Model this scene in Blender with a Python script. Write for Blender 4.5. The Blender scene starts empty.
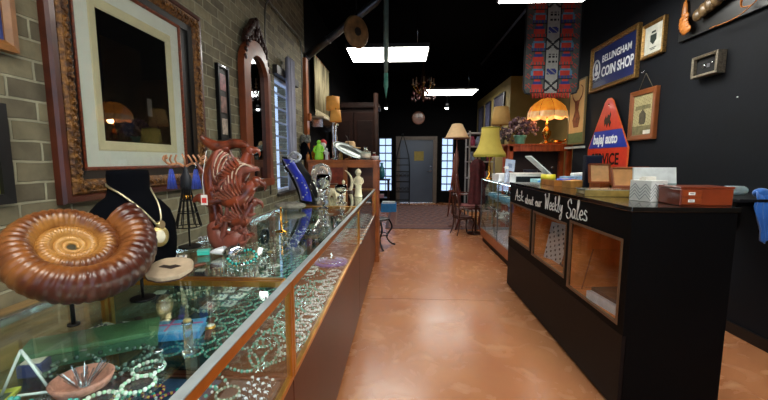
import bpy, bmesh, math, random
from mathutils import Vector, Matrix, noise
random.seed(7)
SC = bpy.context.scene
COL = SC.collection
PI = math.pi

# ------------------------------------------------------------ camera
FPX = 360.0
PITCH = math.atan(40 / FPX)
YAW = math.atan(18 / FPX * math.cos(PITCH))
CAMZ = 1.35
cd = bpy.data.cameras.new('camera'); cam = bpy.data.objects.new('camera', cd); COL.objects.link(cam)
cd.sensor_fit = 'HORIZONTAL'; cd.sensor_width = 36; cd.lens = 36 * FPX / 768
cd.clip_start = 0.02; cd.clip_end = 200
cam.location = (0, 0, CAMZ)
cam.rotation_euler = (PI/2 - PITCH, 0, YAW)
SC.camera = cam

# ------------------------------------------------------------ world, exposure
SC.view_settings.view_transform = 'Standard'
SC.view_settings.look = 'None'
SC.view_settings.gamma = 1
SC.view_settings.use_curve_mapping = False
SC.view_settings.exposure = 0.35
SC.cycles.transparent_max_bounces = 32
SC.cycles.max_bounces = 8
w = bpy.data.worlds.new('daylight'); SC.world = w; w.use_nodes = True
bg = w.node_tree.nodes['Background']
bg.inputs[0].default_value = (0.55, 0.72, 1.0, 1); bg.inputs[1].default_value = 1.5
LAMP_E = 15.0      # emission of the ceiling diffusers
CASE_E = 19.0       # emission of the showcase strip lights

# ------------------------------------------------------------ pixel to point on a real plane of the shop
_F = Vector((-math.sin(YAW)*math.cos(PITCH), math.cos(YAW)*math.cos(PITCH), -math.sin(PITCH)))
_R = Vector((math.cos(YAW), math.sin(YAW), 0)); _U = _R.cross(_F)
def at(px, py, X=None, Y=None, Z=None):
    d = _F + _R*((px-384)/FPX) - _U*((py-200)/FPX)
    t = X/d.x if X is not None else Y/d.y if Y is not None else (Z-CAMZ)/d.z
    return Vector((0, 0, CAMZ)) + d*t

# ------------------------------------------------------------ materials
def lin(h):
    v = [int(h[i:i+2], 16)/255 for i in (0, 2, 4)]
    return tuple(x/12.92 if x <= .04045 else ((x+.055)/1.055)**2.4 for x in v)
_mc = {}
def M(c, r=.5, m=0., var=.12, vs=18., bump=0., bs=60., em=0., coat=0., sheen=0., trans=0., stretch=None, c2=None, ior=None, spec=None):
    key = (c, r, m, var, vs, bump, bs, em, coat, sheen, trans, stretch, c2, ior, spec)
    if key in _mc: return _mc[key]
    a = bpy.data.materials.new('surface_' + c); a.use_nodes = True
    nt = a.node_tree; b = nt.nodes['Principled BSDF']; N = nt.nodes.new; L = nt.links.new
    tc = N('ShaderNodeTexCoord'); mp = N('ShaderNodeMapping'); L(tc.outputs['Object'], mp.inputs[0])
    if stretch: mp.inputs['Scale'].default_value = stretch
    no = N('ShaderNodeTexNoise'); no.inputs['Scale'].default_value = vs; no.inputs['Detail'].default_value = 5
    L(mp.outputs[0], no.inputs['Vector'])
    rp = N('ShaderNodeValToRGB'); L(no.outputs['Fac'], rp.inputs[0])
    k = lin(c); k2 = lin(c2) if c2 else tuple(min(1, x*(1+var)) for x in k)
    k1 = k if c2 else tuple(x*(1-var) for x in k)
    rp.color_ramp.elements[0].position = .35; rp.color_ramp.elements[1].position = .65
    rp.color_ramp.elements[0].color = (*k1, 1); rp.color_ramp.elements[1].color = (*k2, 1)
    L(rp.outputs[0], b.inputs['Base Color'])
    b.inputs['Roughness'].default_value = r; b.inputs['Metallic'].default_value = m
    b.inputs['Coat Weight'].default_value = coat; b.inputs['Coat Roughness'].default_value = .08
    b.inputs['Sheen Weight'].default_value = sheen; b.inputs['Transmission Weight'].default_value = trans
    if ior: b.inputs['IOR'].default_value = ior
    if spec is not None: b.inputs['Specular IOR Level'].default_value = spec
    if em: b.inputs['Emission Strength'].default_value = em; L(rp.outputs[0], b.inputs['Emission Color'])
    if bump:
        n2 = N('ShaderNodeTexNoise'); n2.inputs['Scale'].default_value = bs; n2.inputs['Detail'].default_value = 6
        L(mp.outputs[0], n2.inputs['Vector'])
        bp = N('ShaderNodeBump'); bp.inputs['Strength'].default_value = bump; bp.inputs['Distance'].default_value = .01
        L(n2.outputs['Fac'], bp.inputs['Height']); L(bp.outputs[0], b.inputs['Normal'])
    _mc[key] = a
    return a
def sheet_glass(name, tint=(.93, .98, .96), ior=1.5, rough=.01):
    a = bpy.data.materials.new(name); a.use_nodes = True; nt = a.node_tree; nt.nodes.clear()
    N = nt.nodes.new; L = nt.links.new
    o = N('ShaderNodeOutputMaterial'); mx = N('ShaderNodeMixShader'); t = N('ShaderNodeBsdfTransparent'); g = N('ShaderNodeBsdfGlossy')
    fr = N('ShaderNodeFresnel'); fr.inputs[0].default_value = ior; t.inputs[0].default_value = (*tint, 1)
    ge = N('ShaderNodeNewGeometry'); mi_ = N('ShaderNodeMapRange'); L(ge.outputs['Backfacing'], mi_.inputs[0])
    mi_.inputs[3].default_value = ior; mi_.inputs[4].default_value = 1/ior; L(mi_.outputs[0], fr.inputs[0])
    g.inputs['Roughness'].default_value = rough; g.inputs['Color'].default_value = (1, 1, 1, 1)
    L(fr.outputs[0], mx.inputs[0]); L(t.outputs[0], mx.inputs[1]); L(g.outputs[0], mx.inputs[2]); L(mx.outputs[0], o.inputs[0])
    return a
GLASS = sheet_glass('showcase_glass', (.94, .985, .97), 1.5)
PICGLASS = sheet_glass('picture_glass', (.97, .98, .98), 1.35)
WINGLASS = sheet_glass('dimming_window_glass', (.86, .88, .92), 1.45)  # pane tint added to dim the bright sky behind the windows
CLEAR = M('EDEAE4', .08, trans=.75, var=.03, ior=1.3)
CRYSTAL = M('F2F5F2', .03, trans=1, var=.0, ior=1.45)
BRASS = M('B98A3C', .25, 1, .15); GOLD = M('D9A441', .28, 1, .15); CHROME = M('D8DCE0', .12, 1, .03)
SILVER = M('C9CCD0', .22, 1, .1); PEWTER = M('8C9490', .3, 1, .2)
BLACKM = M('0E0E10', .45, .6); VELVET = M('04050A', .95, spec=.1)
IVORY = M('EBDDB6', .45); WHITE = M('E8E8E4', .6, var=.05)
WOODR = M('8A4A22', .35, var=.35, vs=6, stretch=(1, 1, 7), coat=.3)
WOODD = M('4A2412', .35, var=.35, vs=6, stretch=(1, 1, 7), coat=.3)
WOODO = M('96501F', .38, var=.3, vs=6, stretch=(1, 7, 1), coat=.2)

# ------------------------------------------------------------ mesh collecting
class MB:
    def __init__(s): s.v = []; s.f = []; s.sm = []; s.mi = []
    def add(s, vs, fs, sm=False, mi=0, M4=None):
        o = len(s.v)
        s.v += [tuple(M4 @ Vector(p)) if M4 else tuple(p) for p in vs]
        for f in fs: s.f.append([i+o for i in f]); s.sm.append(sm); s.mi.append(mi)
        return s
    def box(s, x0, x1, y0, y1, z0, z1, mi=0, M4=None):
        vs = [(x0,y0,z0),(x1,y0,z0),(x1,y1,z0),(x0,y1,z0),(x0,y0,z1),(x1,y0,z1),(x1,y1,z1),(x0,y1,z1)]
        return s.add(vs, [(0,3,2,1),(4,5,6,7),(0,1,5,4),(1,2,6,5),(2,3,7,6),(3,0,4,7)], False, mi, M4)
    def tube(s, pts, r, n=8, closed=False, mi=0, M4=None, cap=True, flat=1.0):
        pts = [Vector(p) for p in pts]; L = len(pts)
        rs = list(r) if hasattr(r, '__len__') else [r]*L
        vs = []; up = None
        for i, p in enumerate(pts):
            if closed: t = pts[(i+1) % L] - pts[i-1]
            else: t = pts[min(i+1, L-1)] - pts[max(i-1, 0)]
            if t.length < 1e-9: t = Vector((0, 0, 1))
            t.normalize()
            if up is None:
                up = Vector((0, 0, 1)) if abs(t.z) < .9 else Vector((1, 0, 0))
            a = up - t*up.dot(t)
            if a.length < 1e-6: a = t.orthogonal()
            a.normalize(); b = t.cross(a); up = a
            for k in range(n):
                q = 2*PI*k/n
                vs.append(p + a*(math.cos(q)*rs[i]) + b*(math.sin(q)*rs[i]*flat))
        fs = []
        for i in range(L if closed else L-1):
            j = (i+1) % L
            for k in range(n):
                k2 = (k+1) % n
                fs.append((i*n+k, i*n+k2, j*n+k2, j*n+k))
        s.add(vs, fs, n > 4, mi, M4)
        if cap and not closed:
            s.add(vs[:n], [tuple(range(n))[::-1]], False, mi, M4); s.add(vs[-n:], [tuple(range(n))], False, mi, M4)
        return s
    def cyl(s, p0, p1, r0, r1=None, n=16, mi=0, M4=None):
        return s.tube([p0, p1], [r0, r0 if r1 is None else r1], n, False, mi, M4)
    def lathe(s, prof, c=(0, 0, 0), n=20, sx=1, sy=1, mi=0, M4=None, sm=True):
        vs = []
        for r, z in prof:
            for k in range(n):
                q = 2*PI*k/n; vs.append((c[0]+r*sx*math.cos(q), c[1]+r*sy*math.sin(q), c[2]+z))
        fs = [(i*n+k, i*n+(k+1) % n, (i+1)*n+(k+1) % n, (i+1)*n+k) for i in range(len(prof)-1) for k in range(n)]
        s.add(vs, fs, sm, mi, M4)
        if prof[0][0] > 1e-5: s.add(vs[:n], [tuple(range(n))[::-1]], False, mi, M4)
        if prof[-1][0] > 1e-5: s.add(vs[-n:], [tuple(range(n))], False, mi, M4)
        return s
    def ball(s, c, r, n=12, m=8, mi=0, M4=None):
        rr = r if hasattr(r, '__len__') else (r, r, r)
        vs = []; 
        for i in range(m+1):
            t = PI*i/m
            for k in range(n):
                q = 2*PI*k/n
                vs.append((c[0]+rr[0]*math.sin(t)*math.cos(q), c[1]+rr[1]*math.sin(t)*math.sin(q), c[2]-rr[2]*math.cos(t)))
        fs = [(i*n+k, i*n+(k+1) % n, (i+1)*n+(k+1) % n, (i+1)*n+k) for i in range(m) for k in range(n)]
        return s.add(vs, fs, True, mi, M4)
    def prism(s, poly, d0, d1, plane='xz', mi=0, M4=None):
        """a 2-D outline given a thickness; plane xz: outline in x,z and depth along y"""
        def P(a, b, d): return (a, d, b) if plane == 'xz' else (a, b, d) if plane == 'xy' else (d, a, b)
        n = len(poly); vs = [P(a, b, d0) for a, b in poly] + [P(a, b, d1) for a, b in poly]
        fs = [tuple(range(n)), tuple(range(2*n-1, n-1, -1))] + [(i, i+n, (i+1) % n+n, (i+1) % n) for i in range(n)]
        return s.add(vs, fs, False, mi, M4)
    def grid(s, w, h, nx, ny, fn, d=0., ox=0., oz=0., M4=None, t=.002):
        """front-facing (-y) pixel sheet: fn(u,v,i,j) -> material index; u,v from 0 to 1 (v up); a thin slab"""
        vs = [(ox+w*(i/nx-.5), d, oz+h*j/ny) for j in range(ny+1) for i in range(nx+1)]
        for j in range(ny):
            for i in range(nx):
                a = j*(nx+1)+i
                s.f.append([len(s.v)+q for q in (a, a+1, a+nx+2, a+nx+1)]); s.sm.append(False); s.mi.append(fn((i+.5)/nx, (j+.5)/ny, i, j))
        s.v += [tuple(M4 @ Vector(p)) if M4 else p for p in vs]
        if t: s.box(ox-w/2, ox+w/2, d+.0003, d+t, oz, oz+h, 0, M4)
        return s
    def build(s, name, mats, parent=None, bev=0, sub=0, loc=None, rz=0, label=None, noimprove=None, recalc=True):
        me = bpy.data.meshes.new(name); me.from_pydata(s.v, [], s.f)
        for p, sm, mi in zip(me.polygons, s.sm, s.mi): p.use_smooth = sm; p.material_index = mi
        for m in (mats if isinstance(mats, (list, tuple)) else [mats]): me.materials.append(m)
        if recalc:
            b = bmesh.new(); b.from_mesh(me); bmesh.ops.remove_doubles(b, verts=b.verts, dist=1e-6)
            bmesh.ops.recalc_face_normals(b, faces=b.faces); b.to_mesh(me); b.free()
        o = bpy.data.objects.new(name, me); COL.objects.link(o)
        if parent: o.parent = parent
        if loc is not None: o.location = loc
        o.rotation_euler.z = rz
        if label: o['label'] = label
        if bev:
            q = o.modifiers.new('edge', 'BEVEL'); q.width = bev; q.segments = 2; q.limit_method = 'ANGLE'
        if sub:
            q = o.modifiers.new('sub', 'SUBSURF'); q.levels = sub; q.render_levels = sub
        return o
    def solo(s, name, label, cat, mats, loc=(0, 0, 0), rz=0, group=None, bev=0, sub=0, kind=None):
        o = s.build(name, mats, None, bev, sub, loc, rz)
        return tag(o, label, cat, group, kind)
def tag(o, label=None, cat=None, group=None, kind=None):
    for k, v in (('label', label), ('category', cat), ('group', group), ('kind', kind)):
        if v: o[k] = v
    return o
def thing(name, label, cat, loc=(0, 0, 0), rz=0, group=None):
    o = bpy.data.objects.new(name, None); o.empty_display_size = .05; COL.objects.link(o)
    o.location = loc; o.rotation_euler = (0, 0, rz)
    return tag(o, label, cat, group)
def struct(name, mb, mats, bev=0):
    return tag(mb.build(name, mats, None, bev), kind='structure')
def kids(o): return [c for c in bpy.data.objects if c.parent == o]
def dup(o, loc, rz=0, label=None, scale=None, parent=None, group=None):
    c = o.copy(); COL.objects.link(c)
    if parent is not None: c.parent = parent
    else:
        c.location = loc; c.rotation_euler.z = rz
        if scale: c.scale = (scale,)*3
        if label: c['label'] = label
        if group: c['group'] = group
    for k in KID.get(o.name, None) or kids(o):
        dup(k, None, parent=c)
    return c
KID = {}
def arc(c, r, a0, a1, n, plane='xz', ry=None):
    ry = ry or r; out = []
    for i in range(n+1):
        q = a0+(a1-a0)*i/n; a, b = r*math.cos(q), ry*math.sin(q)
        out.append((c[0]+a, c[1], c[2]+b) if plane == 'xz' else (c[0]+a, c[1]+b, c[2]) if plane == 'xy' else (c[0], c[1]+a, c[2]+b))
    return out
def spline(P, k=6, closed=False):
    P = [Vector(p) for p in P]; n = len(P); out = []
    for i in range(n if closed else n-1):
        a = P[(i-1) % n] if closed or i > 0 else P[0]; b = P[i]; c = P[(i+1) % n]; d = P[(i+2) % n] if closed or i+2 < n else P[-1]
        for j in range(k):
            t = j/k
            out.append(.5*((2*b)+(c-a)*t+(2*a-5*b+4*c-d)*t*t+(3*b-a-3*c+d)*t**3))
    if not closed: out.append(P[-1])
    return out
def writing(name, body, size, mat, parent, x, z, y, align='LEFT', sx=1, bold=0., shear=0., ext=.0006, rz=0, label=None, spacing=1):
    cu = bpy.data.curves.new(name, 'FONT'); cu.body = body; cu.size = size; cu.align_x = align
    cu.extrude = ext; cu.offset = bold; cu.shear = shear; cu.space_character = spacing; cu.resolution_u = 4
    t = bpy.data.objects.new(name+'_source', cu); COL.objects.link(t)
    me = bpy.data.meshes.new_from_object(t.evaluated_get(bpy.context.evaluated_depsgraph_get()))
    bpy.data.objects.remove(t); bpy.data.curves.remove(cu)
    for v in me.vertices: v.co = Vector((v.co.x*sx, -v.co.z, v.co.y))
    me.materials.clear(); me.materials.append(mat)
    o = bpy.data.objects.new(name, me); COL.objects.link(o); o.parent = parent; o.location = (x, y, z)
    if label: o['label'] = label
    return o
RIGHTWALL = -PI/2   # turns a front of -y towards -x
LEFTWALL = PI/2     # turns a front of -y towards +x

# ============================================================ THE SHOP SHELL
XL, XR, XT, YB, YF, ZC, YRET = -1.38, 2.59, 3.1, -2.6, 11.4, 3.74, 5.65
XS, YS, ZS = 2.3, 8.0, 3.12
def wb(mb, name, mat, parent, bev=0, label=None):
    o = mb.build(name, mat, parent, bev, label=label); o.location = -parent.location
    return o
def brick_mat():
    a = bpy.data.materials.new('old_brick'); a.use_nodes = True; nt = a.node_tree; b = nt.nodes['Principled BSDF']
    N = nt.nodes.new; L = nt.links.new
    tc = N('ShaderNodeTexCoord'); sp = N('ShaderNodeSeparateXYZ'); cb = N('ShaderNodeCombineXYZ')
    L(tc.outputs['Object'], sp.inputs[0]); L(sp.outputs['Y'], cb.inputs['X']); L(sp.outputs['Z'], cb.inputs['Y'])
    nz = N('ShaderNodeTexNoise'); nz.inputs['Scale'].default_value = 9; L(cb.outputs[0], nz.inputs['Vector'])
    wv = N('ShaderNodeVectorMath'); wv.operation = 'MULTIPLY_ADD'; wv.inputs[1].default_value = (.012, .012, 0)
    L(nz.outputs['Color'], wv.inputs[0]); L(cb.outputs[0], wv.inputs[2])
    br = N('ShaderNodeTexBrick'); L(wv.outputs[0], br.inputs['Vector'])
    br.inputs['Scale'].default_value = 1; br.inputs['Brick Width'].default_value = .205; br.inputs['Row Height'].default_value = .075
    br.inputs['Mortar Size'].default_value = .006; br.inputs['Mortar Smooth'].default_value = .35
    br.inputs['Color1'].default_value = (*lin('857C60'), 1); br.inputs['Color2'].default_value = (*lin('5E5644'), 1)
    br.inputs['Mortar'].default_value = (*lin('9A957C'), 1)
    n2 = N('ShaderNodeTexNoise'); n2.inputs['Scale'].default_value = 14; n2.inputs['Detail'].default_value = 8; L(cb.outputs[0], n2.inputs['Vector'])
    mx = N('ShaderNodeMix'); mx.data_type = 'RGBA'; mx.blend_type = 'OVERLAY'; mx.inputs[0].default_value = .55
    L(br.outputs['Color'], mx.inputs[6]); L(n2.outputs['Fac'], mx.inputs[7]); L(mx.outputs[2], b.inputs['Base Color'])
    iv = N('ShaderNodeMath'); iv.operation = 'MULTIPLY_ADD'; iv.inputs[1].default_value = -1; iv.inputs[2].default_value = 1
    L(br.outputs['Fac'], iv.inputs[0])
    ad = N('ShaderNodeMath'); ad.operation = 'MULTIPLY_ADD'; ad.inputs[1].default_value = .3; L(n2.outputs['Fac'], ad.inputs[0]); L(iv.outputs[0], ad.inputs[2])
    bp = N('ShaderNodeBump'); bp.inputs['Strength'].default_value = 1; bp.inputs['Distance'].default_value = .022
    L(ad.outputs[0], bp.inputs['Height']); L(bp.outputs[0], b.inputs['Normal'])
    b.inputs['Roughness'].default_value = .8
    return a
def floor_mat():
    a = bpy.data.materials.new('stained_concrete'); a.use_nodes = True; nt = a.node_tree; b = nt.nodes['Principled BSDF']
    N = nt.nodes.new; L = nt.links.new
    tc = N('ShaderNodeTexCoord')
    n1 = N('ShaderNodeTexNoise'); n1.inputs['Scale'].default_value = 1.3; n1.inputs['Detail'].default_value = 8; n1.inputs['Roughness'].default_value = .62
    n2 = N('ShaderNodeTexNoise'); n2.inputs['Scale'].default_value = 5; n2.inputs['Detail'].default_value = 9; n2.inputs['Distortion'].default_value = 1.2
    for n in (n1, n2): L(tc.outputs['Object'], n.inputs['Vector'])
    r1 = N('ShaderNodeValToRGB'); L(n1.outputs['Fac'], r1.inputs[0])
    e = r1.color_ramp.elements; e[0].position = .3; e[0].color = (*lin('985C3C'), 1); e[1].position = .72; e[1].color = (*lin('B87E52'), 1)
    r2 = N('ShaderNodeValToRGB'); L(n2.outputs['Fac'], r2.inputs[0])
    e = r2.color_ramp.elements; e[0].position = .60; e[0].color = (0, 0, 0, 1); e[1].position = .74; e[1].color = (1, 1, 1, 1)
    mx = N('ShaderNodeMix'); mx.data_type = 'RGBA'; L(r2.outputs[0], mx.inputs[0]); L(r1.outputs[0], mx.inputs[6]); mx.inputs[7].default_value = (*lin('C29068'), 1)
    L(mx.outputs[2], b.inputs['Base Color'])
    rr = N('ShaderNodeMapRange'); rr.inputs[3].default_value = .16; rr.inputs[4].default_value = .36; L(n2.outputs['Fac'], rr.inputs[0]); L(rr.outputs[0], b.inputs['Roughness'])
    bp = N('ShaderNodeBump'); bp.inputs['Strength'].default_value = .12; bp.inputs['Distance'].default_value = .01; L(n2.outputs['Fac'], bp.inputs['Height']); L(bp.outputs[0], b.inputs['Normal'])
    return a
BRICK = brick_mat()
WBLACK = M('090D14', .7, var=.15, vs=3, bump=.08, bs=30, spec=.25)
WTAN = M('8E7A44', .8, var=.15, vs=2)
CEIL = M('030304', .95, spec=.05)
# floor: two pours with a joint between
fm = floor_mat()
mb = MB(); mb.box(XL, XT, YB, 3.398, -.1, 0).box(XL, XT, 3.403, YF, -.1, 0).box(XL, XT, YB, YF, -.15, -.1)
struct('floor', mb, fm)
struct('ceiling', MB().box(XL-.2, XT+.2, YB-.2, YF+.2, ZC, ZC+.1), CEIL)
WY0, WY1, WZ0, WZ1 = 3.93, 4.66, .98, 2.27
struct('wall_left', MB().box(XL-.22, XL, YB, WY0, -.1, ZC).box(XL-.22, XL, WY1, 5.2, -.1, ZC).box(XL-.22, XL, WY0, WY1, -.1, WZ0).box(XL-.22, XL, WY0, WY1, WZ1, ZC), BRICK)
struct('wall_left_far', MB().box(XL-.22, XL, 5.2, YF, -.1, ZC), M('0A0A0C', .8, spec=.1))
struct('wall_right', MB().box(XR, XR+.15, YB, YRET, -.1, ZC).box(XR+.15, XT, YRET-.15, YRET, -.1, ZC), WBLACK)
struct('wall_right_far', MB().box(XT, XT+.15, YRET-.15, YS, -.1, ZC).box(XS, XT+.15, YS, YF, -.1, ZS), WTAN)
struct('ceiling_soffit', MB().box(XS, XT+.15, YS, YF, ZS, ZC), CEIL)
struct('wall_front', MB().box(XL-.22, -.9, YB-.15, YB, -.1, ZC).box(2.2, XR+.15, YB-.15, YB, -.1, ZC).box(-.9, 2.2, YB-.15, YB, -.1, .45).box(-.9, 2.2, YB-.15, YB, 2.7, ZC), WBLACK)
DX0, DX1, DZ = -.12, 1.02, 2.02      # door opening
B1 = (-.74, -.30, .35, 2.05); B2 = (1.22, 1.62, .35, 2.05)
mb = MB(); y0, y1 = YF, YF+.15
mb.box(XL, XT, y0, y1, 2.05, ZC)
for a, b in ((XL, B1[0]), (B1[1], DX0), (DX1, B2[0]), (B2[1], XT)): mb.box(a, b, y0, y1, -.1, 2.05)
mb.box(B1[0], B1[1], y0, y1, -.1, .35).box(B2[0], B2[1], y0, y1, -.1, .35).box(DX0, DX1, y0, y1, DZ, 2.05)
struct('wall_back', mb, M('060608', .8, spec=.1))
struct('baseboard_right', MB().box(XR-.015, XR, YB, YRET, 0, .09), M('0C0C0E', .4), .003)
# back door
d = struct('door_1', MB().box(DX0+.05, DX1-.05, YF+.02, YF+.07, .012, DZ-.05), M('3B4453', .35, var=.06, vs=3, coat=.2), .003)
mb = MB(); mb.box(DX0-.07, DX0+.05, YF-.03, YF+.08, 0, DZ-.05).box(DX1-.05, DX1+.07, YF-.03, YF+.08, 0, DZ-.05).box(DX0-.07, DX1+.07, YF-.03, YF+.08, DZ-.05, DZ+.06)
mb.build('door_frame', M('5C5048', .5), d, .004)
mb = MB().cyl((.9, YF+.02, 1.0), (.9, YF-.03, 1.0), .03).tube([(.9, YF-.03, 1.0), (.84, YF-.04, 1.0), (.78, YF-.03, .99)], .011)
mb.build('door_handle', CHROME, d); MB().cyl((.9, YF+.03, 1.14), (.9, YF-.0, 1.14), .03).build('deadbolt', CHROME, d)
MB().box(.38, .68, YF+.012, YF+.02, 1.33, 1.62).build('painted_reflection', M('8A7A3C', .8), d, label='yellowish reflection painted as a flat patch')  # tan reflection on the door, put in as a coloured panel
struct('trim_1', MB().box(DX0+.05, DX1-.05, YF-.03, YF+.1, 0, .012), CHROME)
# windows
BLU = M('C9D6F2', .35, var=.05)
def window(n, plane, a0, a1, z0, z1, rows, fmat, pos, depth):
    fr, bar, pn = MB(), MB(), MB(); bt = .008 if n == 1 else .018
    def bx(m, p, q, r, s, d0, d1):
        (m.box(pos+d0, pos+d1, p, q, r, s) if plane == 'x' else m.box(p, q, pos+d0, pos+d1, r, s))
    t = .035
    bx(fr, a0, a0+t, z0, z1, *depth); bx(fr, a1-t, a1, z0, z1, *depth); bx(fr, a0, a1, z0, z0+t, *depth); bx(fr, a0, a1, z1-t, z1, *depth)
    o = tag(fr.build('window_%d' % n, fmat, None, .003), kind='structure')
    mid = (depth[0]+depth[1])/2
    for i in range(1, rows):
        z = z0+(z1-z0)*i/rows; bx(bar, a0+t, a1-t, z-bt, z+bt, mid-.008, mid+.014)
    if n > 1: bx(bar, (a0+a1)/2-.012, (a0+a1)/2+.012, z0+t, z1-t, mid-.012, mid+.012)
    bar.build('glazing_bars', M('8C97AE', .5) if n == 1 else M('20242C', .5), o)
    bx(pn, a0+t, a1-t, z0+t, z1-t, mid-.003, mid+.003)
    pn.build('window_pane', WINGLASS if n < 4 else PICGLASS, o)
    return o
w1 = window(1, 'x', WY0, WY1, WZ0, WZ1, 8, M('D9DEE8', .4), XL, (-.10, -.03))
window(2, 'y', B1[0], B1[1], B1[2], B1[3], 7, BLACKM, YF, (.04, .1))
window(3, 'y', B2[0], B2[1], B2[2], B2[3], 7, BLACKM, YF, (.04, .1))
struct('trim_2', MB().box(XL-.02, XL+.05, WY0-.04, WY1+.04, WZ1, WZ1+.09), M('2A2624', .5), .004)
struct('trim_3', MB().box(XL-.1, XL+.03, WY0-.03, WY1+.03, WZ0-.03, WZ0), M('4A4238', .5), .004)
window(4, 'y', -.9, 2.2, .45, 2.7, 2, BLACKM, YB-.15, (.04, .1))  # unseen storefront window, added to bring fill daylight from behind the viewer
# ceiling lights
def light(x0, x1, y0, y1, label):
    z = 2.98; c = ((x0+x1)/2, (y0+y1)/2, z)
    t = thing('ceiling_light', label, 'ceiling light', c, group='hanging fluorescent panels')
    h = MB(); h.box(x0-.02, x1+.02, y0-.02, y1+.02, z+.012, z+.07); wb(h, 'housing', M('1A1A1C', .5), t, .004)
    mb = MB().box(x0, x1, y0, y1, z, z+.012); wb(mb, 'diffuser', M('FFFDF4', .6, var=.01, em=LAMP_E), t)
    for x in (x0+.15, x1-.15):
        wb(MB().cyl((x, (y0+y1)/2, z+.07), (x, (y0+y1)/2, ZC), .005, n=6), 'hanging_rod', CHROME, t)
    return t
light(-.82, .38, 5.5, 6.22, 'large bright rectangular ceiling light hanging over the left middle of the aisle')
light(.50, 1.76, 8.75, 9.42, 'smaller looking bright ceiling light deepest in the shop')
light(1.0, 1.86, 2.8, 4.03, 'ceiling light cut by the top edge above the hanging textile')
light(-.6, .62, -.9, .0, 'ceiling light above the near showcase, behind the viewer')
light(1.1, 2.0, -.9, .3, 'added fill light behind the viewer on the counter side')  # unseen fixture, added to brighten the counter goods from the front
for x, y, nm in ((-.42, 10, 'small white spot lamp near the hanging pointed paddle'), (1.2, 9.6, 'small white spot lamp under the far ceiling light')):
    p = at(386 if x < 0 else 447, 108, Y=y)
    t = thing('spot_lamp', nm, 'spot lamp', p, group='small spot lamps')
    wb(MB().lathe([(.03, .12), (.05, .1), (.055, .0), (.05, .01)], p), 'lamp_housing', BLACKM, t)
    wb(MB().ball(p, (.04, .04, .03)), 'bulb', M('FFFFFF', .5, var=.01, em=40), t)
    wb(MB().cyl((p.x, p.y, p.z+.12), (p.x, p.y, ZC), .008, n=6), 'stem', BLACKM, t)
MB().cyl((1.87, 2.2, 3.62), (1.87, 9, 3.62), .02, n=10).solo('conduit_pipe', 'thin shiny metal conduit running along the dark ceiling', 'pipe', M('70727C', .3, 1))

# ============================================================ LEFT SHOWCASES
BASEB = M('481A10', .38, var=.2, vs=3, coat=.08, spec=.35, stretch=(1, 1, .4))
RAILG = M('D89C48', .28, 1, .12, 12)
def showcase(y0, y1, label, xf=-.34, xb=-.95, top=.98, deck=.655, gdeck=None):
    t = thing('glass_showcase', label, 'showcase', ((xf+xb)/2, (y0+y1)/2, 0), group='brass-railed glass showcases along the brick wall')
    e = .003
    y0 += e; y1 -= e
    wb(MB().box(xb+.03, xf-.035, y0+.01, y1-.01, 0, .07), 'plinth', M('2A1712', .5), t)
    wb(MB().box(xb, xf-.004, y0, y1, .07, deck), 'base_cabinet', BASEB, t, .002)
    wb(MB().box(xb+.02, xf-.03, y0+.02, y1-.02, deck, deck+.006), 'display_deck', M('1C110E', .85, spec=.2), t)
    g = MB().box(xb+.012, xf-.012, y0+.012, y1-.012, top-.008, top-.002); wb(g, 'glass_top', GLASS, t)
    wb(MB().box(xf-.010, xf-.005, y0+.018, y1-.018, deck+.018, top-.022), 'front_glass', GLASS, t)
    for yy in (y0+.006, y1-.010): wb(MB().box(xb+.02, xf-.02, yy, yy+.004, deck+.012, top-.02), 'end_glass', GLASS, t)
    wb(MB().box(xb+.006, xb+.010, y0+.018, y1-.018, deck+.012, top-.02), 'back_glass', GLASS, t)
    r = MB().box(xf-.022, xf, y0, y1, top-.0305, top-.004); wb(r, 'front_top_rail', RAILG, t, .002)
    wb(MB().box(xf-.021, xf+.001, y0, y1, top-.004, top), 'silver_top_strip', M('B4BEC0', .35, .45, .1), t, .001)
    wb(MB().box(xb, xb+.018, y0, y1, top-.02, top), 'back_top_rail', CHROME, t, .002)
    for yy in (y0, y1-.016): wb(MB().box(xb+.018, xf-.026, yy, yy+.016, top-.02, top), 'end_top_rail', RAILG, t, .002)
    wb(MB().box(xf-.018, xf, y0, y1, deck, deck+.018), 'front_bottom_rail', RAILG, t, .002)
    for yy in (y0, y1-.018):
        wb(MB().box(xf-.018, xf, yy, yy+.018, deck+.018, top-.03), 'corner_post', RAILG, t, .002)
        wb(MB().box(xb, xb+.014, yy, yy+.014, deck, top-.02), 'corner_post', RAILG, t, .002)
    wb(MB().box(xb+.02, xf-.2, y0+.03, y1-.03, .845, .850), 'glass_shelf', GLASS, t)
    wb(MB().box(xf-.030, xf-.0115, y0+.05, y1-.05, top-.037, top-.0305), 'light_strip', M('DDF6FF', .6, var=.01, em=CASE_E), t)
    return t
showcase(-.85, 1.07, 'nearest glass showcase, under the big ammonite fossil')
showcase(1.07, 2.86, 'middle glass showcase, under the carved wooden eagle')
showcase(2.86, 4.62, 'farthest glass showcase, ending at the orange wood post')
MB().box(XL+.005, -.965, -.85, 1.9, .80, .84).box(XL+.005, -1.345, -.85, 1.9, 0, .80).solo('wall_ledge', 'tan wooden ledge between the brick wall and the near showcase', 'ledge', M('8C7048', .55, var=.3, vs=5, stretch=(6, 1, 1)))

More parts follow.
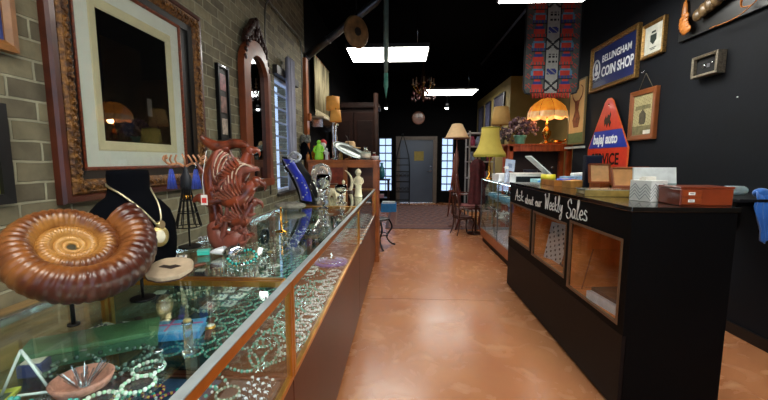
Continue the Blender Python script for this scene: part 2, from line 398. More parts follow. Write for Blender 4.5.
# ============================================================ RIGHT COUNTER
CX0, CX1, CY0, CY1, CT = 1.15, 1.665, 1.84, 3.87, 1.117
BLK = M('030304', .6, var=.2, vs=4, bump=.03, spec=.1)
BRN = M('0E0706', .55, var=.2, vs=4, spec=.2)
ct = thing('service_counter', 'long black counter with three orange lit window boxes and chalk lettering', 'counter', ((CX0+CX1)/2, (CY0+CY1)/2, 0))
INT = M('E08A44', .45, var=.3, vs=5, stretch=(1, 6, 1))
wins = [(1.90, 2.48, .485, .935), (2.54, 3.17, .525, .905), (3.235, 3.84, .545, .905)]
mb = MB(); ft = .02
mb.box(CX0, CX0+ft, CY0, CY1, .935, CT-.025)
ys = [CY0, 1.90, 2.48, 2.54, 3.17, 3.235, 3.84, CY1]
for i in range(0, 8, 2): mb.box(CX0, CX0+ft, ys[i], ys[i+1], .44, .935)
for a, b, c, d in wins: 
    mb.box(CX0, CX0+ft, a, b, .44, c)
    if d < .935: mb.box(CX0, CX0+ft, a, b, d, .935)
wb(mb, 'front_panel', BLK, ct)
wb(MB().box(CX0-.001, CX0+ft, CY0+.004, CY1-.004, .02, .4395), 'lower_front_panel', BRN, ct)
wb(MB().box(CX0+ft, CX1-.01, CY0, CY0+.02, 0, CT-.025), 'end_panel', BLK, ct)
wb(MB().box(CX0+ft, CX1-.01, CY1-.02, CY1, 0, CT-.025), 'end_panel', BLK, ct)
wb(MB().box(CX1-.03, CX1-.01, CY0+.02, CY1-.02, 0, CT-.025), 'back_panel', BLK, ct)
wb(MB().box(CX0-.008, CX1, CY0-.008, CY1+.008, CT-.025, CT), 'countertop', M('15120E', .16, var=.3, vs=3, coat=.6), ct, .003)
mb = MB().box(CX0+ft, 1.55, CY0+.02, CY1-.02, .455, .475).box(1.55, 1.56, CY0+.02, CY1-.02, .455, .95).box(CX0+ft, 1.56, CY0+.02, CY1-.02, .95, .96)
for yy in (2.50, 3.19): mb.box(CX0+ft, 1.55, yy, yy+.02, .475, .95)
mb.box(CX0+ft, 1.55, CY0+.02, CY0+.03, .475, .95).box(CX0+ft, 1.55, CY1-.03, CY1-.02, .475, .95)
wb(mb, 'orange_wood_lining', INT, ct)
for a, b, c, d in wins:
    f = MB(); s = .008
    f.box(CX0-.004, CX0+.01, a-s, a+s, c-s, d+s).box(CX0-.004, CX0+.01, b-s, b+s, c-s, d+s).box(CX0-.004, CX0+.01, a+s, b-s, c-s, c+s).box(CX0-.004, CX0+.01, a+s, b-s, d-s, d+s)
    fo = wb(f, 'window_trim', M('6E4E33', .5), ct)
    g = MB().box(CX0+.004, CX0+.007, a+s, b-s, c+s, d-s).build('window_glass', PICGLASS, fo)
    wb(MB().box(CX0+ft, CX0+.10, a, b, c-.02, c), 'orange_sill', INT, ct)
# chalk lettering: strokes in a 1-high letter frame
CH = {
 'A': [[(0, 0), (.28, 1), (.34, 1.02), (.5, 0)], [(-.05, .38), (.3, .45), (.6, .4)]],
 's': [[(.3, .46), (.12, .55), (.06, .38), (.28, .22), (.26, .02), (0, .04)]],
 'k': [[(.05, 0), (.1, .95), (.0, .8)], [(.36, .5), (.08, .25), (.4, 0)]],
 'a': [[(.34, .46), (.12, .52), (0, .2), (.12, 0), (.3, .2), (.36, .5), (.34, .08), (.46, 0)]],
 'b': [[(.02, .95), (.02, .05), (.22, 0), (.34, .24), (.2, .5), (.03, .3)]],
 'o': [[(.2, .5), (.02, .26), (.18, 0), (.36, .24), (.2, .5)]],
 'u': [[(.02, .5), (.04, .08), (.2, 0), (.34, .5), (.36, .08), (.46, 0)]],
 't': [[(.14, .85), (.12, .1), (.3, 0)], [(-.04, .5), (.32, .54)]],
 'r': [[(.04, .5), (.06, 0)], [(.06, .3), (.2, .5), (.34, .46)]],
 'W': [[(-.08, .95), (.04, 1), (.16, 0), (.34, .8), (.5, 0), (.72, 1.05), (.62, 1.1)]],
 'e': [[(.02, .24), (.34, .32), (.2, .52), (.02, .3), (.14, 0), (.38, .1)]],
 'l': [[(.02, .2), (.24, .9), (.12, 1), (.06, .1), (.26, 0)]],
 'y': [[(.02, .5), (.06, .14), (.22, .12), (.36, .5), (.26, -.35), (.06, -.45), (.06, -.25), (.4, .05)]],
 'S': [[(.5, .8), (.36, 1.06), (.1, .9), (.14, .62), (.44, .42), (.44, .08), (.14, -.06), (-.08, .16), (.08, .26)]],
}
ADV = {'A': .66, 's': .42, 'k': .5, 'a': .52, 'b': .46, 'o': .46, 'u': .52, 't': .36, 'r': .42, 'W': .86, 'e': .46, 'l': .34, 'y': .5, 'S': .62, ' ': .34}
mb = MB(); 
def chalk(mb, word, y_start, y_end, z0, z1, h, h2):
    tot = sum(ADV[c] for c in word); x = 0
    for c in word:
        for st in CH.get(c, []):
            pts = spline([(x+a, b, 0) for a, b in st], 5)
            out = []
            for p in pts:
                u = p.x/tot; y = y_start+(y_end-y_start)*u; z = z0+(z1-z0)*u + p.y*(h+(h2-h)*u)
                out.append((CX0-.0015, y, z))
            big = 1.0
            mb.tube(out, [.0028+.0022*abs(math.sin(i*.45)) for i in range(len(out))], 4)
        x += ADV[c]
LETTERS = [('Ask', 515.5, 524, 200, 201.5, .10), ('about', 525.5, 533.5, 203, 205, .085), ('our', 535.5, 542, 205.8, 207, .085), ('Weekly', 545, 563, 208.5, 213, .11), ('Sales', 567, 588, 217, 221.5, .12)]
for wd, px0, px1, py0, py1, h in LETTERS:
    a = at(px0, py0, X=CX0); b = at(px1, py1, X=CX0); mb = MB()
    chalk(mb, wd, a.y, b.y, a.z, b.z, h, h)
    wb(mb, 'chalk_word', M('E9EDE8', .9), ct, label='white handwritten chalk word')

# ============================================================ WALL PIECES, LEFT
def swept_frame(w, h, prof, n=1):
    """picture frame in local xz, front towards -y; prof = [(inset, -height)] from the outer edge inwards; returns MB"""
    mb = MB(); rings = []
    for ins, d in prof:
        rings.append([(-w/2+ins, -d, ins), (w/2-ins, -d, ins), (w/2-ins, -d, h-ins), (-w/2+ins, -d, h-ins)])
    vs = [p for r in rings for p in r]; fs = []
    for i in range(len(rings)-1):
        for k in range(4): fs.append((i*4+k, i*4+(k+1) % 4, (i+1)*4+(k+1) % 4, (i+1)*4+k))
    return mb.add(vs, fs)
def flat_panel(mb, w, h, ins, d, t=.004, mi=0): return mb.box(-w/2+ins, w/2-ins, -d, -d+t, ins, h-ins, mi)
MATW = M('D9D3BE', .85, var=.04); DARKPIC = M('14100F', .6, c2='2A1A12', vs=3)
GILTC = M('3E2210', .4, .35, c2='86581F', vs=45, bump=.8, bs=70)
CARVR = M('5E2417', .3, var=.3, vs=10, coat=.3)
# the great framed picture
W_, H_ = 1.08, 1.12
t = thing('framed_picture', 'huge dark picture with cream mat in a wide carved wood and gilt frame', 'picture', (XL+.02, (1.36+2.44)/2, 1.17), LEFTWALL)
swept_frame(W_, H_, [(0, -.015), (0, .012), (.008, .024), (.028, .026), (.036, .018)]).build('outer_moulding', M('4A1E0E', .4, var=.35, vs=10, coat=.1), t)
swept_frame(W_, H_, [(.036, .0), (.036, .022), (.046, .034), (.07, .032), (.09, .02), (.098, .012)]).build('gilt_moulding', GILTC, t)
mb = MB(); rnd = random.Random(3)
def leafbump(cx, cz, ang, s):
    m4 = Matrix.Translation((cx, -.030, cz)) @ Matrix.Rotation(ang, 4, 'Y')
    mb.ball((0, 0, 0), (s, .010, s*.42), 8, 5, M4=m4)
    mb.tube([Matrix(m4) @ Vector((s*.9*math.cos(q)*.5, -.004, s*.6*math.sin(q))) for q in [i*.7 for i in range(7)]], .0035, 5)
for L_, horiz in ((W_, 1), (H_, 0)):
    n = int(L_/.035)
    for i in range(n):
        u = .045+(L_-.09)*(i+.5)/n; a = (.6 if i % 2 else -.6)
        for v in (.066, (H_ if horiz else W_)-.066):
            if horiz: leafbump(u-W_/2, v, a, .02)
            else: leafbump(v-W_/2, u, a+PI/2, .02)
mb.build('carved_leaves', GILTC, t)
WI = W_-.07
MB().box(-W_/2+.095, W_/2-.095, .0035, .0065, .098, H_-.098).build('dark_backing', M('0B0A0A', .35), t)
swept_frame(W_, H_, [(.098, .0), (.098, .010), (.135, .006), (.135, 0)]).build('black_liner', M('0B0A0A', .35), t)
swept_frame(WI, H_, [(.135, .0), (.135, .014), (.142, .016), (.150, .010), (.150, 0)]).build('inner_moulding', M('6A3018', .35, var=.5, vs=90), t).location.x = -.055
swept_frame(WI, H_, [(.150, .0), (.150, .004), (.222, .004), (.222, .002)]).build('white_mat', M('D2D4C6', .85, var=.03), t).location.x = -.055
swept_frame(WI, H_, [(.222, .0), (.222, .005), (.228, .007), (.262, .003), (.268, .0)]).build('cream_mat', M('CBC29C', .85, var=.04), t).location.x = -.055
mb = MB()
def picf(u, v, i, j):
    if v > .5: return 0
    if abs(u-.66) < .035 and .24 < v < .42: return 2
    if (u-.3)**2*2+(v-.16)**2 < .016: return 3
    if (u-.72)**2*2+(v-.12)**2 < .012: return 1
    return 1 if v < .28 and (i*7+j*3) % 5 < 2 else 0
mb.grid(WI-.536, H_-.536, 40, 44, picf, .002, -.055, .268)
mb.build('dark_print', [M('040303', .9, var=.4, vs=4, spec=.05), M('1C0E09', .8, var=.5, vs=20, spec=.05), M('3A3226', .7), M('0E1420', .8, var=.4, spec=.05)], t)
MB().box(-WI/2+.096, WI/2-.205, -.0095, -.0085, .15, H_-.15).build('picture_glass', PICGLASS, t)
# two frames cut by the left edge
t = thing('framed_picture', 'blue picture in a plain tan wood frame cut by the top left corner', 'picture', (XL+.015, 1.0, 1.72), LEFTWALL)
swept_frame(.5, .66, [(0, -.01), (0, .022), (.02, .025), (.035, .012), (.035, 0)]).build('frame', M('8A5A2C', .4, var=.2), t)
flat_panel(MB(), .5, .66, .035, .006).build('blue_print', M('1B2A5C', .5, c2='2C3E86', vs=6), t)
t = thing('framed_picture', 'yellow green picture in a black frame at the left edge', 'picture', (XL+.015, .945, 1.20), LEFTWALL)
swept_frame(.48, .34, [(0, -.01), (0, .022), (.035, .02), (.035, 0)]).build('frame', M('0A0A0B', .4), t)
flat_panel(MB(), .48, .34, .035, .006).build('print', M('6A6A2A', .5, c2='8A8238', vs=6), t)
# black strip frame of three photographs
t = thing('photo_frame', 'narrow black frame holding a column of small photographs', 'photo frame', (XL+.012, 2.75, 1.50), LEFTWALL)
swept_frame(.17, .56, [(0, -.008), (0, .018), (.02, .018), (.02, 0)]).build('frame', BLACKM, t)
flat_panel(MB(), .17, .56, .02, .004).build('backing', M('16120F', .5), t)
for i, cc in enumerate(('A89888', '7A5248', '8C4A50')):
    MB().box(-.042, .042, -.008, -.0045, .045+i*.165, .165+i*.165).build('photograph', M(cc, .4, var=.5, vs=30), t)
MB().box(-.03, .03, -.0195, -.018, .546, .556).build('name_plate', SILVER, t)
# arched carved mirror
t = thing('arched_mirror', 'tall arched mirror in an orange brown wood frame with carved crest', 'mirror', (XL+.03, 3.33, 1.12), LEFTWALL)
def archpts(hw, zt, n=14): return [(-hw, 0)]+[(hw*-math.cos(PI*i/n), zt+hw*.9*math.sin(PI*i/n)) for i in range(n+1)]+[(hw, 0)]
o_ = archpts(.30, 1.02); i_ = archpts(.20, .98)
mb = MB(); n = len(o_)
for ya, yb in ((-.04, .02),):
    vs = [(x, ya, z) for x, z in o_]+[(x, ya-.012, z+(0.05 if z == 0 else 0)) for x, z in i_]+[(x, yb, z) for x, z in o_]+[(x, yb, z+(0.05 if z == 0 else 0)) for x, z in i_]
    fs = []
    for i in range(n-1): fs += [(i, i+1, n+i+1, n+i), (2*n+i, 3*n+i, 3*n+i+1, 2*n+i+1), (i, 2*n+i, 2*n+i+1, i+1), (n+i, n+i+1, 3*n+i+1, 3*n+i)]
    fs += [(0, n, 3*n, 2*n), (n-1, 2*n+n-1, 3*n+n-1, n+n-1)]
    mb.add(vs, fs)
mb.box(-.30, .30, -.05, .02, -.02, .05)
mb.build('arch_frame', M('74371A', .38, var=.3, vs=6), t, .004)
mb = MB().prism([(x, z+(.04 if z == 0 else 0)) for x, z in i_], -.012, -.004); mb.build('mirror_glass', M('8E9498', .02, 1, .01), t)
mb = MB().prism([(-.26, 1.22), (-.20, 1.34), (-.12, 1.40), (-.06, 1.47), (0, 1.50), (.06, 1.47), (.12, 1.40), (.20, 1.34), (.26, 1.22), (.16, 1.26), (0, 1.30), (-.16, 1.26)], -.03, .0)
for sgn in (-1, 1):
    for k in range(9): mb.ball((sgn*(.03+.024*k), -.034, 1.44-.022*k+.01*(k % 2)), (.024, .018, .030), 8, 6)
mb.ball((0, -.04, 1.45), (.035, .02, .05)).ball((0, -.04, 1.36), (.03, .02, .04))
for i in range(12):
    q = PI*(i+.5)/12; mb.ball((.27*math.cos(q), -.038, 1.06+.25*math.sin(q)), (.022, .016, .026), 7, 5)
mb.build('carved_crest', M('2E120A', .4, var=.4, vs=20, bump=.4), t)
# thin metal hoop round the window
pts = [(0, 0, 1.0)]+spline([(0, 0, 2.6), (.03, 0, 2.84), (.12, 0, 2.93), (.2, 0, 2.93), (1.2, 0, 2.93)], 6)+[(1.28, 0, 2.9), (1.3, 0, 2.8), (1.3, 0, 1.0)]
MB().tube(pts, .009, 6).solo('metal_hoop_frame', 'thin grey metal hoop frame standing against bricks around the window', 'frame', M('77756E', .35, .8), (XL+.035, 3.62, 0), LEFTWALL)
# curtain and timber by the window
mb = MB(); n = 40; vs = []
for j, z in enumerate((1.0, 2.5)):
    for i in range(n+1): vs.append((.02*math.sin(i*1.3)+.015*math.sin(i*.5), .2*i/n, z))
mb.add(vs, [(i, i+1, n+2+i, n+1+i) for i in range(n)], True)
o = mb.solo('window_curtain', 'pale lilac white curtain strip hanging beside the left window', 'curtain', M('A4A3B4', .8, var=.15, vs=3), (XL+.08, 4.12, 0))
q = o.modifiers.new('thick', 'SOLIDIFY'); q.thickness = .004
MB().box(0, .05, 0, .12, 0, 2.75).box(.05, .09, .02, .10, 1.9, 2.0).solo('timber_post', 'orange brown timber post on the brick wall beyond the window curtain', 'post', WOODO, (XL+.005, 5.06, 0), bev=.004)
# woven hanging
mb = MB(); n = 60; vs = []; hh = .78
for j in range(2):
    for i in range(n+1): vs.append((.012*math.sin(i*1.7)+.01*math.sin(i*.7), 1.06*i/n, hh*j))
mb.add(vs, [(i, i+1, n+2+i, n+1+i) for i in range(n)], True)
t = thing('woven_wall_hanging', 'long cream and grey striped textile hanging from a rod high on the wall', 'wall hanging', (XL+.06, 5.5, 2.13))
o = mb.build('striped_cloth', M('B5A882', .9, c2='57503E', vs=9, stretch=(1, 6, .25)), t)
q = o.modifiers.new('thick', 'SOLIDIFY'); q.thickness = .004
MB().cyl((.0, -.04, hh), (.0, 1.1, hh), .014, n=8).build('rod', WOODR, t)
mb = MB()
for i in range(34): y = .02+1.02*i/33; mb.tube([(0, y, 0), (.01, y+.005, -.05), (.0, y, -.10)], .004, 4)
mb.build('fringe', M('B9AC8C', .9), t)

# ============================================================ CEILING THINGS
a = at(305, 58, X=XL); b = Vector((-.36, 5.0, 3.42))
t = thing('stove_pipe', 'grey metal stove pipe rising from the brick wall to the dark ceiling', 'pipe', a)
wb(MB().tube([a, a.lerp(b, .5), b, b+Vector((.06, 0, .08)), Vector((b.x+.08, b.y, ZC))], .05, 14), 'pipe', M('56585C', .35, .8), t)
mb = MB()
for u in (.02, .33, .66): p = a.lerp(b, u); dd = (b-a).normalized(); mb.cyl(p, p+dd*.03, .057)
wb(mb, 'joint_bands', M('6A6C70', .3, .9), t)
p = at(356.5, 32, Y=4.75)
t = thing('hanging_disc', 'round tan wooden disc with dark hub hanging on edge below the stove pipe', 'disc', p, rz=.85)
m4 = Matrix.Rotation(PI/2, 4, 'X')
MB().lathe([(.19, -.02), (.2, 0), (.19, .02), (.17, .024), (.05, .02)], M4=m4, n=32).build('disc_body', M('7A5A34', .6, var=.35, vs=12), t)
MB().lathe([(.05, -.035), (.05, .035)], M4=m4).build('hub', M('1A120C', .5), t)
MB().tube([(0, 0, .19), (0, 0, ZC-p.z)], .004, 5).build('cord', BLACKM, t)
p = at(386, 98, Y=4.6)
t = thing('hanging_paddle', 'long thin grey green pointed rod hanging straight down before the ceiling light', 'paddle', p)
MB().lathe([(.022, .3), (.03, .5), (.032, ZC-p.z)], n=8, sy=.5).build('shaft', M('66766E', .4, var=.2), t)
MB().lathe([(.001, 0), (.012, .05), (.022, .12), (.028, .14), (.026, .3)], n=8, sy=.5).build('pointed_tip', M('3F7C6C', .4, var=.3, vs=30), t, label='teal pointed tip')
# chandelier
p = Vector((.45, 8.0, 0)); p.z = at(420, 107, Y=8.0).z
t = thing('chandelier', 'dim crystal chandelier hanging before the far black wall', 'chandelier', p); t.scale = (.85, .85, 1.35)
MB().cyl((0, 0, .6), (0, 0, (ZC-p.z)/1.35), .01).lathe([(.02, .1), (.05, .2), (.03, .3), (.06, .45), (.02, .62)]).build('stem', M('4A3018', .4, .8), t)
for k in range(8):
    q = 2*PI*k/8
    ar = MB().tube(spline([(0, 0, .35), (.12*math.cos(q), .12*math.sin(q), .22), (.26*math.cos(q), .26*math.sin(q), .34)], 5), .009, 6).build('arm', BRASS, t)
    MB().lathe([(.001, 0), (.04, .01), (.012, .02), (.012, .1)], (.26*math.cos(q), .26*math.sin(q), .34), 8).build('candle_cup', M('C9A98A', .4), ar)
mb = MB(); rr = random.Random(5)
for k in range(90):
    q = rr.random()*2*PI; r = rr.choice((.1, .18, .26, .3)); z = .02+.5*(1-r/.34)*rr.random()+.1
    mb.ball((r*math.cos(q), r*math.sin(q), z), (.014, .014, .024), 5, 4)
tag(mb.build('crystal_drops', M('7A4A48', .15, .6, var=.5, vs=30), t), kind='stuff')

# ============================================================ BACK WALL THINGS
t = thing('wall_clock', 'round tan wall clock above the grey back door', 'clock', (.5, YF-.01, at(418, 118, Y=YF).z))
MB().lathe([(.19, -.0), (.2, .02), (.18, .035), (.165, .02)], M4=m4, n=32).build('rim', WOODR, t)
MB().lathe([(.165, .018), (.001, .019)], M4=m4, n=32).build('dial', M('A07C44', .6, var=.3), t)
MB().box(-.006, .006, -.028, -.024, -.01, .12).box(-.01, .08, -.028, -.024, -.006, .006).build('hands', BLACKM, t)
# wrought iron trellis rack in front of the door
t = thing('iron_plant_trellis', 'tall black iron trellis tower standing in front of the grey door', 'trellis', (.02, 10.8, 0))
for sx in (-1, 1):
    for sy in (-1, 1):
        MB().tube(spline([(sx*.2, sy*.15, 0), (sx*.2, sy*.15, 1.2), (sx*.13, sy*.1, 1.65), (sx*.02, sy*.02, 2.05)], 6), .014, 6).build('upright', BLACKM, t)
for z in (.15, .4, .7, 1.0, 1.2, 1.4):
    s_ = .2 if z < 1.3 else .17
    MB().tube([(-s_, -.15, z), (s_, -.15, z), (s_, .15, z), (-s_, .15, z)], .010, 5, True).build('ring_bar', BLACKM, t)
mb = MB()
for z in (.5, .9):
    for k in range(3): mb.tube(arc((-.12+.12*k, -.15, z), .05, 0, 2*PI, 10), .007, 4)
mb.tube([(-.2, -.15, .5), (.2, -.15, .5)], .008, 5).tube([(-.2, -.15, .9), (.2, -.15, .9)], .008, 5).build('scroll_work', BLACKM, t)
MB().ball((0, 0, 2.1), .03).build('finial', BLACKM, t)
# plastic crate
t = thing('plastic_crate', 'bright blue plastic crate on the floor left of the back door', 'crate', (-.34, 9.4, 0))
mb = MB()
mb.box(-.2, .2, -.14, -.12, 0, .22).box(-.2, .2, .12, .14, 0, .22).box(-.2, -.18, -.12, .12, 0, .22).box(.18, .2, -.12, .12, 0, .22).box(-.18, .18, -.12, .12, 0, .02)
mb.build('crate_body', M('2F86C9', .4), t, .004)
mb = MB(); mb.box(-.17, .17, -.10, .10, .03, .27); mb.build('papers', M('D8DEE6', .7, var=.2), t, .004)
# rug
def rugf(u, v, i, j):
    e = min(u, 1-u, v*1.0, 1-v)
    if e < .03: return 3
    if e < .10: return 1 if (i+j) % 4 < 2 else 2
    if e < .12: return 0
    x, y = u-.5, v-.5
    d = (abs(x)*1.2+abs(y)*1.5) % .16
    if d < .03: return 0
    return 2 if ((i//2)*5+(j//2)*3) % 7 < 2 else 1 if ((i//3)+(j//2)*2) % 5 < 2 else 3
mb = MB().grid(1.9, 3.7, 60, 90, rugf, 0, M4=Matrix.Rotation(-PI/2, 4, 'X'), t=.009)
o = mb.solo('patterned_rug', 'worn rose brown oriental rug on the floor before the back door', 'rug', [M('785C50', .95, var=.3, vs=30), M('552C26', .95, var=.4, vs=30), M('74504A', .95, var=.3, vs=30), M('4A3A40', .95, var=.3, vs=30)], (.62, 7.0, .010))

# ============================================================ ON THE NEAR SHOWCASE
TOP = .981
# --- ammonite
c0 = Vector((-.705, .80, 1.135))
t = thing('ammonite_fossil', 'huge ribbed brown and golden ammonite fossil on a black rod', 'fossil', (-.735, .738, TOP))
def ammonite():
    turns = 4.2; n = int(turns*230); ns = 16; R0 = .178; W = 1.85; vs = []
    for i in range(n+1):
        th = 2*PI*turns*i/n            # 0 = centre, grows outwards
        g = W**((th/(2*PI))-turns); ro = R0*g; ri = ro/W
        rc = (ro+ri)/2; a = (ro-ri)/2*1.12; b = ro*.31
        ph = th*1.0*(7.6+.0)+0; nr = 46
        rib = abs(math.sin(th*21))**.38
        for k in range(ns):
            q = 2*PI*k/ns
            out = math.cos(q); side = math.sin(q)
            amp = 1+.16*(rib-.6)*(1 if out > -.5 else .3)
            sweep = .05*(1-out)
            x = rc+a*out*amp; z = b*side*amp
            an = th+sweep
            vs.append((x*math.cos(an), x*math.sin(an), z))
    fs = [(i*ns+k, i*ns+(k+1) % ns, (i+1)*ns+(k+1) % ns, (i+1)*ns+k) for i in range(n) for k in range(ns)]
    return vs, fs, n, ns
vs, fs, n, ns = ammonite()
fossm = bpy.data.materials.new('fossil_shell'); fossm.use_nodes = True
nt = fossm.node_tree; N = nt.nodes.new; L = nt.links.new; bs = nt.nodes['Principled BSDF']
tc = N('ShaderNodeTexCoord'); sp = N('ShaderNodeVectorMath'); sp.operation = 'LENGTH'; L(tc.outputs['Object'], sp.inputs[0])
nz = N('ShaderNodeTexNoise'); nz.inputs['Scale'].default_value = 16; nz.inputs['Detail'].default_value = 8; L(tc.outputs['Object'], nz.inputs['Vector'])
ma = N('ShaderNodeMath'); ma.operation = 'MULTIPLY_ADD'; ma.inputs[1].default_value = .11; L(nz.outputs['Fac'], ma.inputs[0]); L(sp.outputs['Value'], ma.inputs[2])
rp = N('ShaderNodeValToRGB'); L(ma.outputs[0], rp.inputs[0])
e = rp.color_ramp.elements; e[0].position = .07; e[0].color = (*lin('B98A48'), 1); e[1].position = .235; e[1].color = (*lin('2E1006'), 1)
for pos, c in ((.118, 'A06C30'), (.14, '5E3014'), (.165, '8A5224'), (.195, '4A1C0A')): k = e.new(pos); k.color = (*lin(c), 1)
L(rp.outputs[0], bs.inputs['Base Color']); bs.inputs['Roughness'].default_value = .36; bs.inputs['Coat Weight'].default_value = .2
bp = N('ShaderNodeBump'); bp.inputs['Strength'].default_value = .5; bp.inputs['Distance'].default_value = .008; L(nz.outputs['Fac'], bp.inputs['Height']); L(bp.outputs[0], bs.inputs['Normal'])
mb = MB(); mb.add(vs, fs, True); mb.add(vs[-ns:], [tuple(range(ns))], False)
o = mb.build('spiral_shell', fossm, t)
tilt = Matrix.Rotation(math.radians(16), 4, Vector((-.69, .70, -.2))) @ Matrix.Rotation(math.radians(34), 4, 'Z') @ Matrix.Rotation(math.radians(38), 4, 'X') @ Matrix.Rotation(math.radians(6), 4, 'Y')
o.matrix_local = Matrix.Translation(Vector((-.030, .045, .168))) @ tilt @ Matrix.Rotation(math.radians(-12), 4, 'Z')
mb = MB().cyl((0, 0, .004), (0, 0, .10), .0045, n=8).cyl((0, 0, 0), (0, 0, .004), .012)
for q in (0, 2.1, 4.2): mb.tube([(0, 0, .095), (.02*math.cos(q), .02*math.sin(q), .10), (.035*math.cos(q), .035*math.sin(q), .118)], .004, 6)
mb.build('black_rod_stand', BLACKM, t, label='black metal rod stand')
# --- necklace bust
p = Vector((-.905, 1.15, TOP))
t = thing('necklace_bust', 'black velvet necklace bust with flat round neck, behind the ammonite', 'display bust', p, .85); t.scale = (1.32, 1.3, 1.28)
prof = [(0.001, 0), (.085, .002), (.095, .02), (.10, .07), (.098, .12), (.088, .155), (.068, .18), (.05, .195), (.045, .215), (.046, .25), (.044, .262), (.001, .264)]
MB().lathe(prof, n=28, sy=.62).build('velvet_body', VELVET, t)
t2 = thing('locket_necklace', 'gold chain with oval pearl locket worn by the black velvet bust', 'necklace', p+Vector((0, 0, .128)), .85); t2.scale = (1.32, 1.3, 1.28)
def bustpt(x, z):
    r = .046 if z > .2 else .046+(.215-z)*.75 if z > .15 else .098
    r = min(r, .1); yy = -.62*math.sqrt(max(r*r-x*x, .0001)); return (x, yy-.004, z-.1)
pts = [(-.043, .012, .128)]+[bustpt(x, z) for x, z in ((-.044, .222), (-.02, .20), (.01, .165), (.035, .13), (.044, .115))]
pts2 = [(.043, .012, .128), bustpt(.0445, .21), bustpt(.052, .175), bustpt(.052, .14), bustpt(.046, .118)]
mb = MB().tube(spline(pts, 6), .0028, 6).tube(spline(pts2, 6), .0022, 6); mb.build('chain', M('D9CBA6', .3, .9), t2)
q_ = bustpt(.046, .09)
MB().ball(q_, (.021, .008, .028), 16, 10).build('oval_locket', M('C4AC72', .3, .8, bump=.4, bs=200), t2)
MB().ball((q_[0], q_[1]-.005, q_[2]), (.012, .006, .018), 14, 8).build('pearl_centre', M('E6DFC8', .25), t2)
MB().cyl((.046, q_[1]+.002, .02), (.052, q_[1]-.006, .022), .010, n=12).build('gold_charm', M('E0D2A0', .3, .9), t2)
# --- wood or agate slice
p = at(143, 299, Z=TOP)
t = thing('agate_slice_stand', 'pale oval stone slice with dark centre on a thin black rod', 'stone slice', p)
ra = random.Random(9); ol = [(.062*math.cos(2*PI*i/26)*(1+ra.uniform(-.05, .05)), .05*math.sin(2*PI*i/26)*(1+ra.uniform(-.05, .05))) for i in range(26)]
m5 = Matrix.Translation((.066, .02, .078)) @ Matrix.Rotation(math.radians(18), 4, 'X')
MB().prism(ol, -.006, .006, 'xy', M4=m5).build('slice', M('B9A489', .35, var=.2, vs=20), t, .002)
MB().prism([(x*1.02, y*1.02) for x, y in ol], -.009, -.006, 'xy', M4=m5).build('bark_rim', M('4A3024', .7), t)
MB().prism([(.03, .004), (.012, .010), (.0, .004), (-.02, .008), (-.028, -.002), (-.006, -.006), (.01, -.010), (.02, -.002)], .0055, .0075, 'xy', M4=m5).build('dark_cavity', M('2A1C18', .5), t)
MB().cyl((0, 0, .004), (.0, 0, .078), .004, n=8).cyl((0, 0, 0), (0, 0, .005), .03).tube([(0, 0, .07), (.06, .02, .066)], .004, 6).build('rod_stand', BLACKM, t)
# --- jewelry tree stand with antlers, earrings
p = Vector((-.90, 1.46, TOP))
t = thing('wire_jewelry_stand', 'black wire skirt jewelry stand crowned with copper antler hooks', 'jewelry stand', p, .1)
mb = MB().cyl((0, 0, 0), (0, 0, .006), .045, n=20).cyl((0, 0, 0), (0, 0, .34), .004, n=8)
for k in range(12):
    q = 2*PI*k/12; mb.tube(spline([(.012*math.cos(q), .012*math.sin(q), .27), (.025*math.cos(q), .025*math.sin(q), .2), (.05*math.cos(q), .05*math.sin(q), .09)], 4), .0022, 5)
for z, r in ((.09, .05), (.15, .037), (.2, .025)): mb.tube(arc((0, 0, z), r, 0, 2*PI, 24, 'xy'), .0022, 5)
mb.build('wire_skirt', BLACKM, t)
MB().lathe([(.012, .205), (.02, .21), (.02, .222), (.012, .226)]).build('waist_ring', BRASS, t)
MB().lathe([(.013, .226), (.025, .26), (.022, .3), (.008, .325), (.008, .345)], sy=.6).build('wire_bodice', M('191A20', .5), t)
mb = MB()
for s_ in (-1, 1):
    mb.tube(spline([(0, 0, .34), (s_*.03, 0, .355), (s_*.055, -.005, .35), (s_*.085, 0, .37), (s_*.08, 0, .385), (s_*.07, 0, .375)], 5), .005, 6)
    for x in (.03, .05, .07): mb.tube(spline([(s_*x, 0, .353), (s_*(x+.002), -.015, .37), (s_*(x-.008), -.02, .39)], 4), .0038, 6)
mb.tube([(0, 0, .34), (.004, -.01, .37), (-.004, -.012, .395)], .004, 6)
mb.build('antler_hooks', M('D89A70', .35, .3, var=.3), t)
for s_, nm in ((-1, 'blue tassel earring on the side of the stand nearest the ammonite'), (1, 'blue tassel earring on the side of the stand nearest the carved eagle')):
    e_ = thing('tassel_earring', nm, 'earring', p+Vector((s_*.052, -.012, .36)))
    MB().tube([(0, 0, 0), (0, -.002, -.03)], .0016, 5).build('hook', SILVER, e_)
    mb = MB()
    for k in range(22):
        q = k*2.4; r = .0012*k**.9; mb.tube([(r*.25*math.cos(q), r*.25*math.sin(q)-.002, -.03), (r*.7*math.cos(q), r*.7*math.sin(q)-.002, -.07), (r*math.cos(q), r*math.sin(q)-.002, -.11)], .0028, 5)
    mb.build('tassel', M('1F3FAE', .6, sheen=.4, var=.3, vs=80), e_)

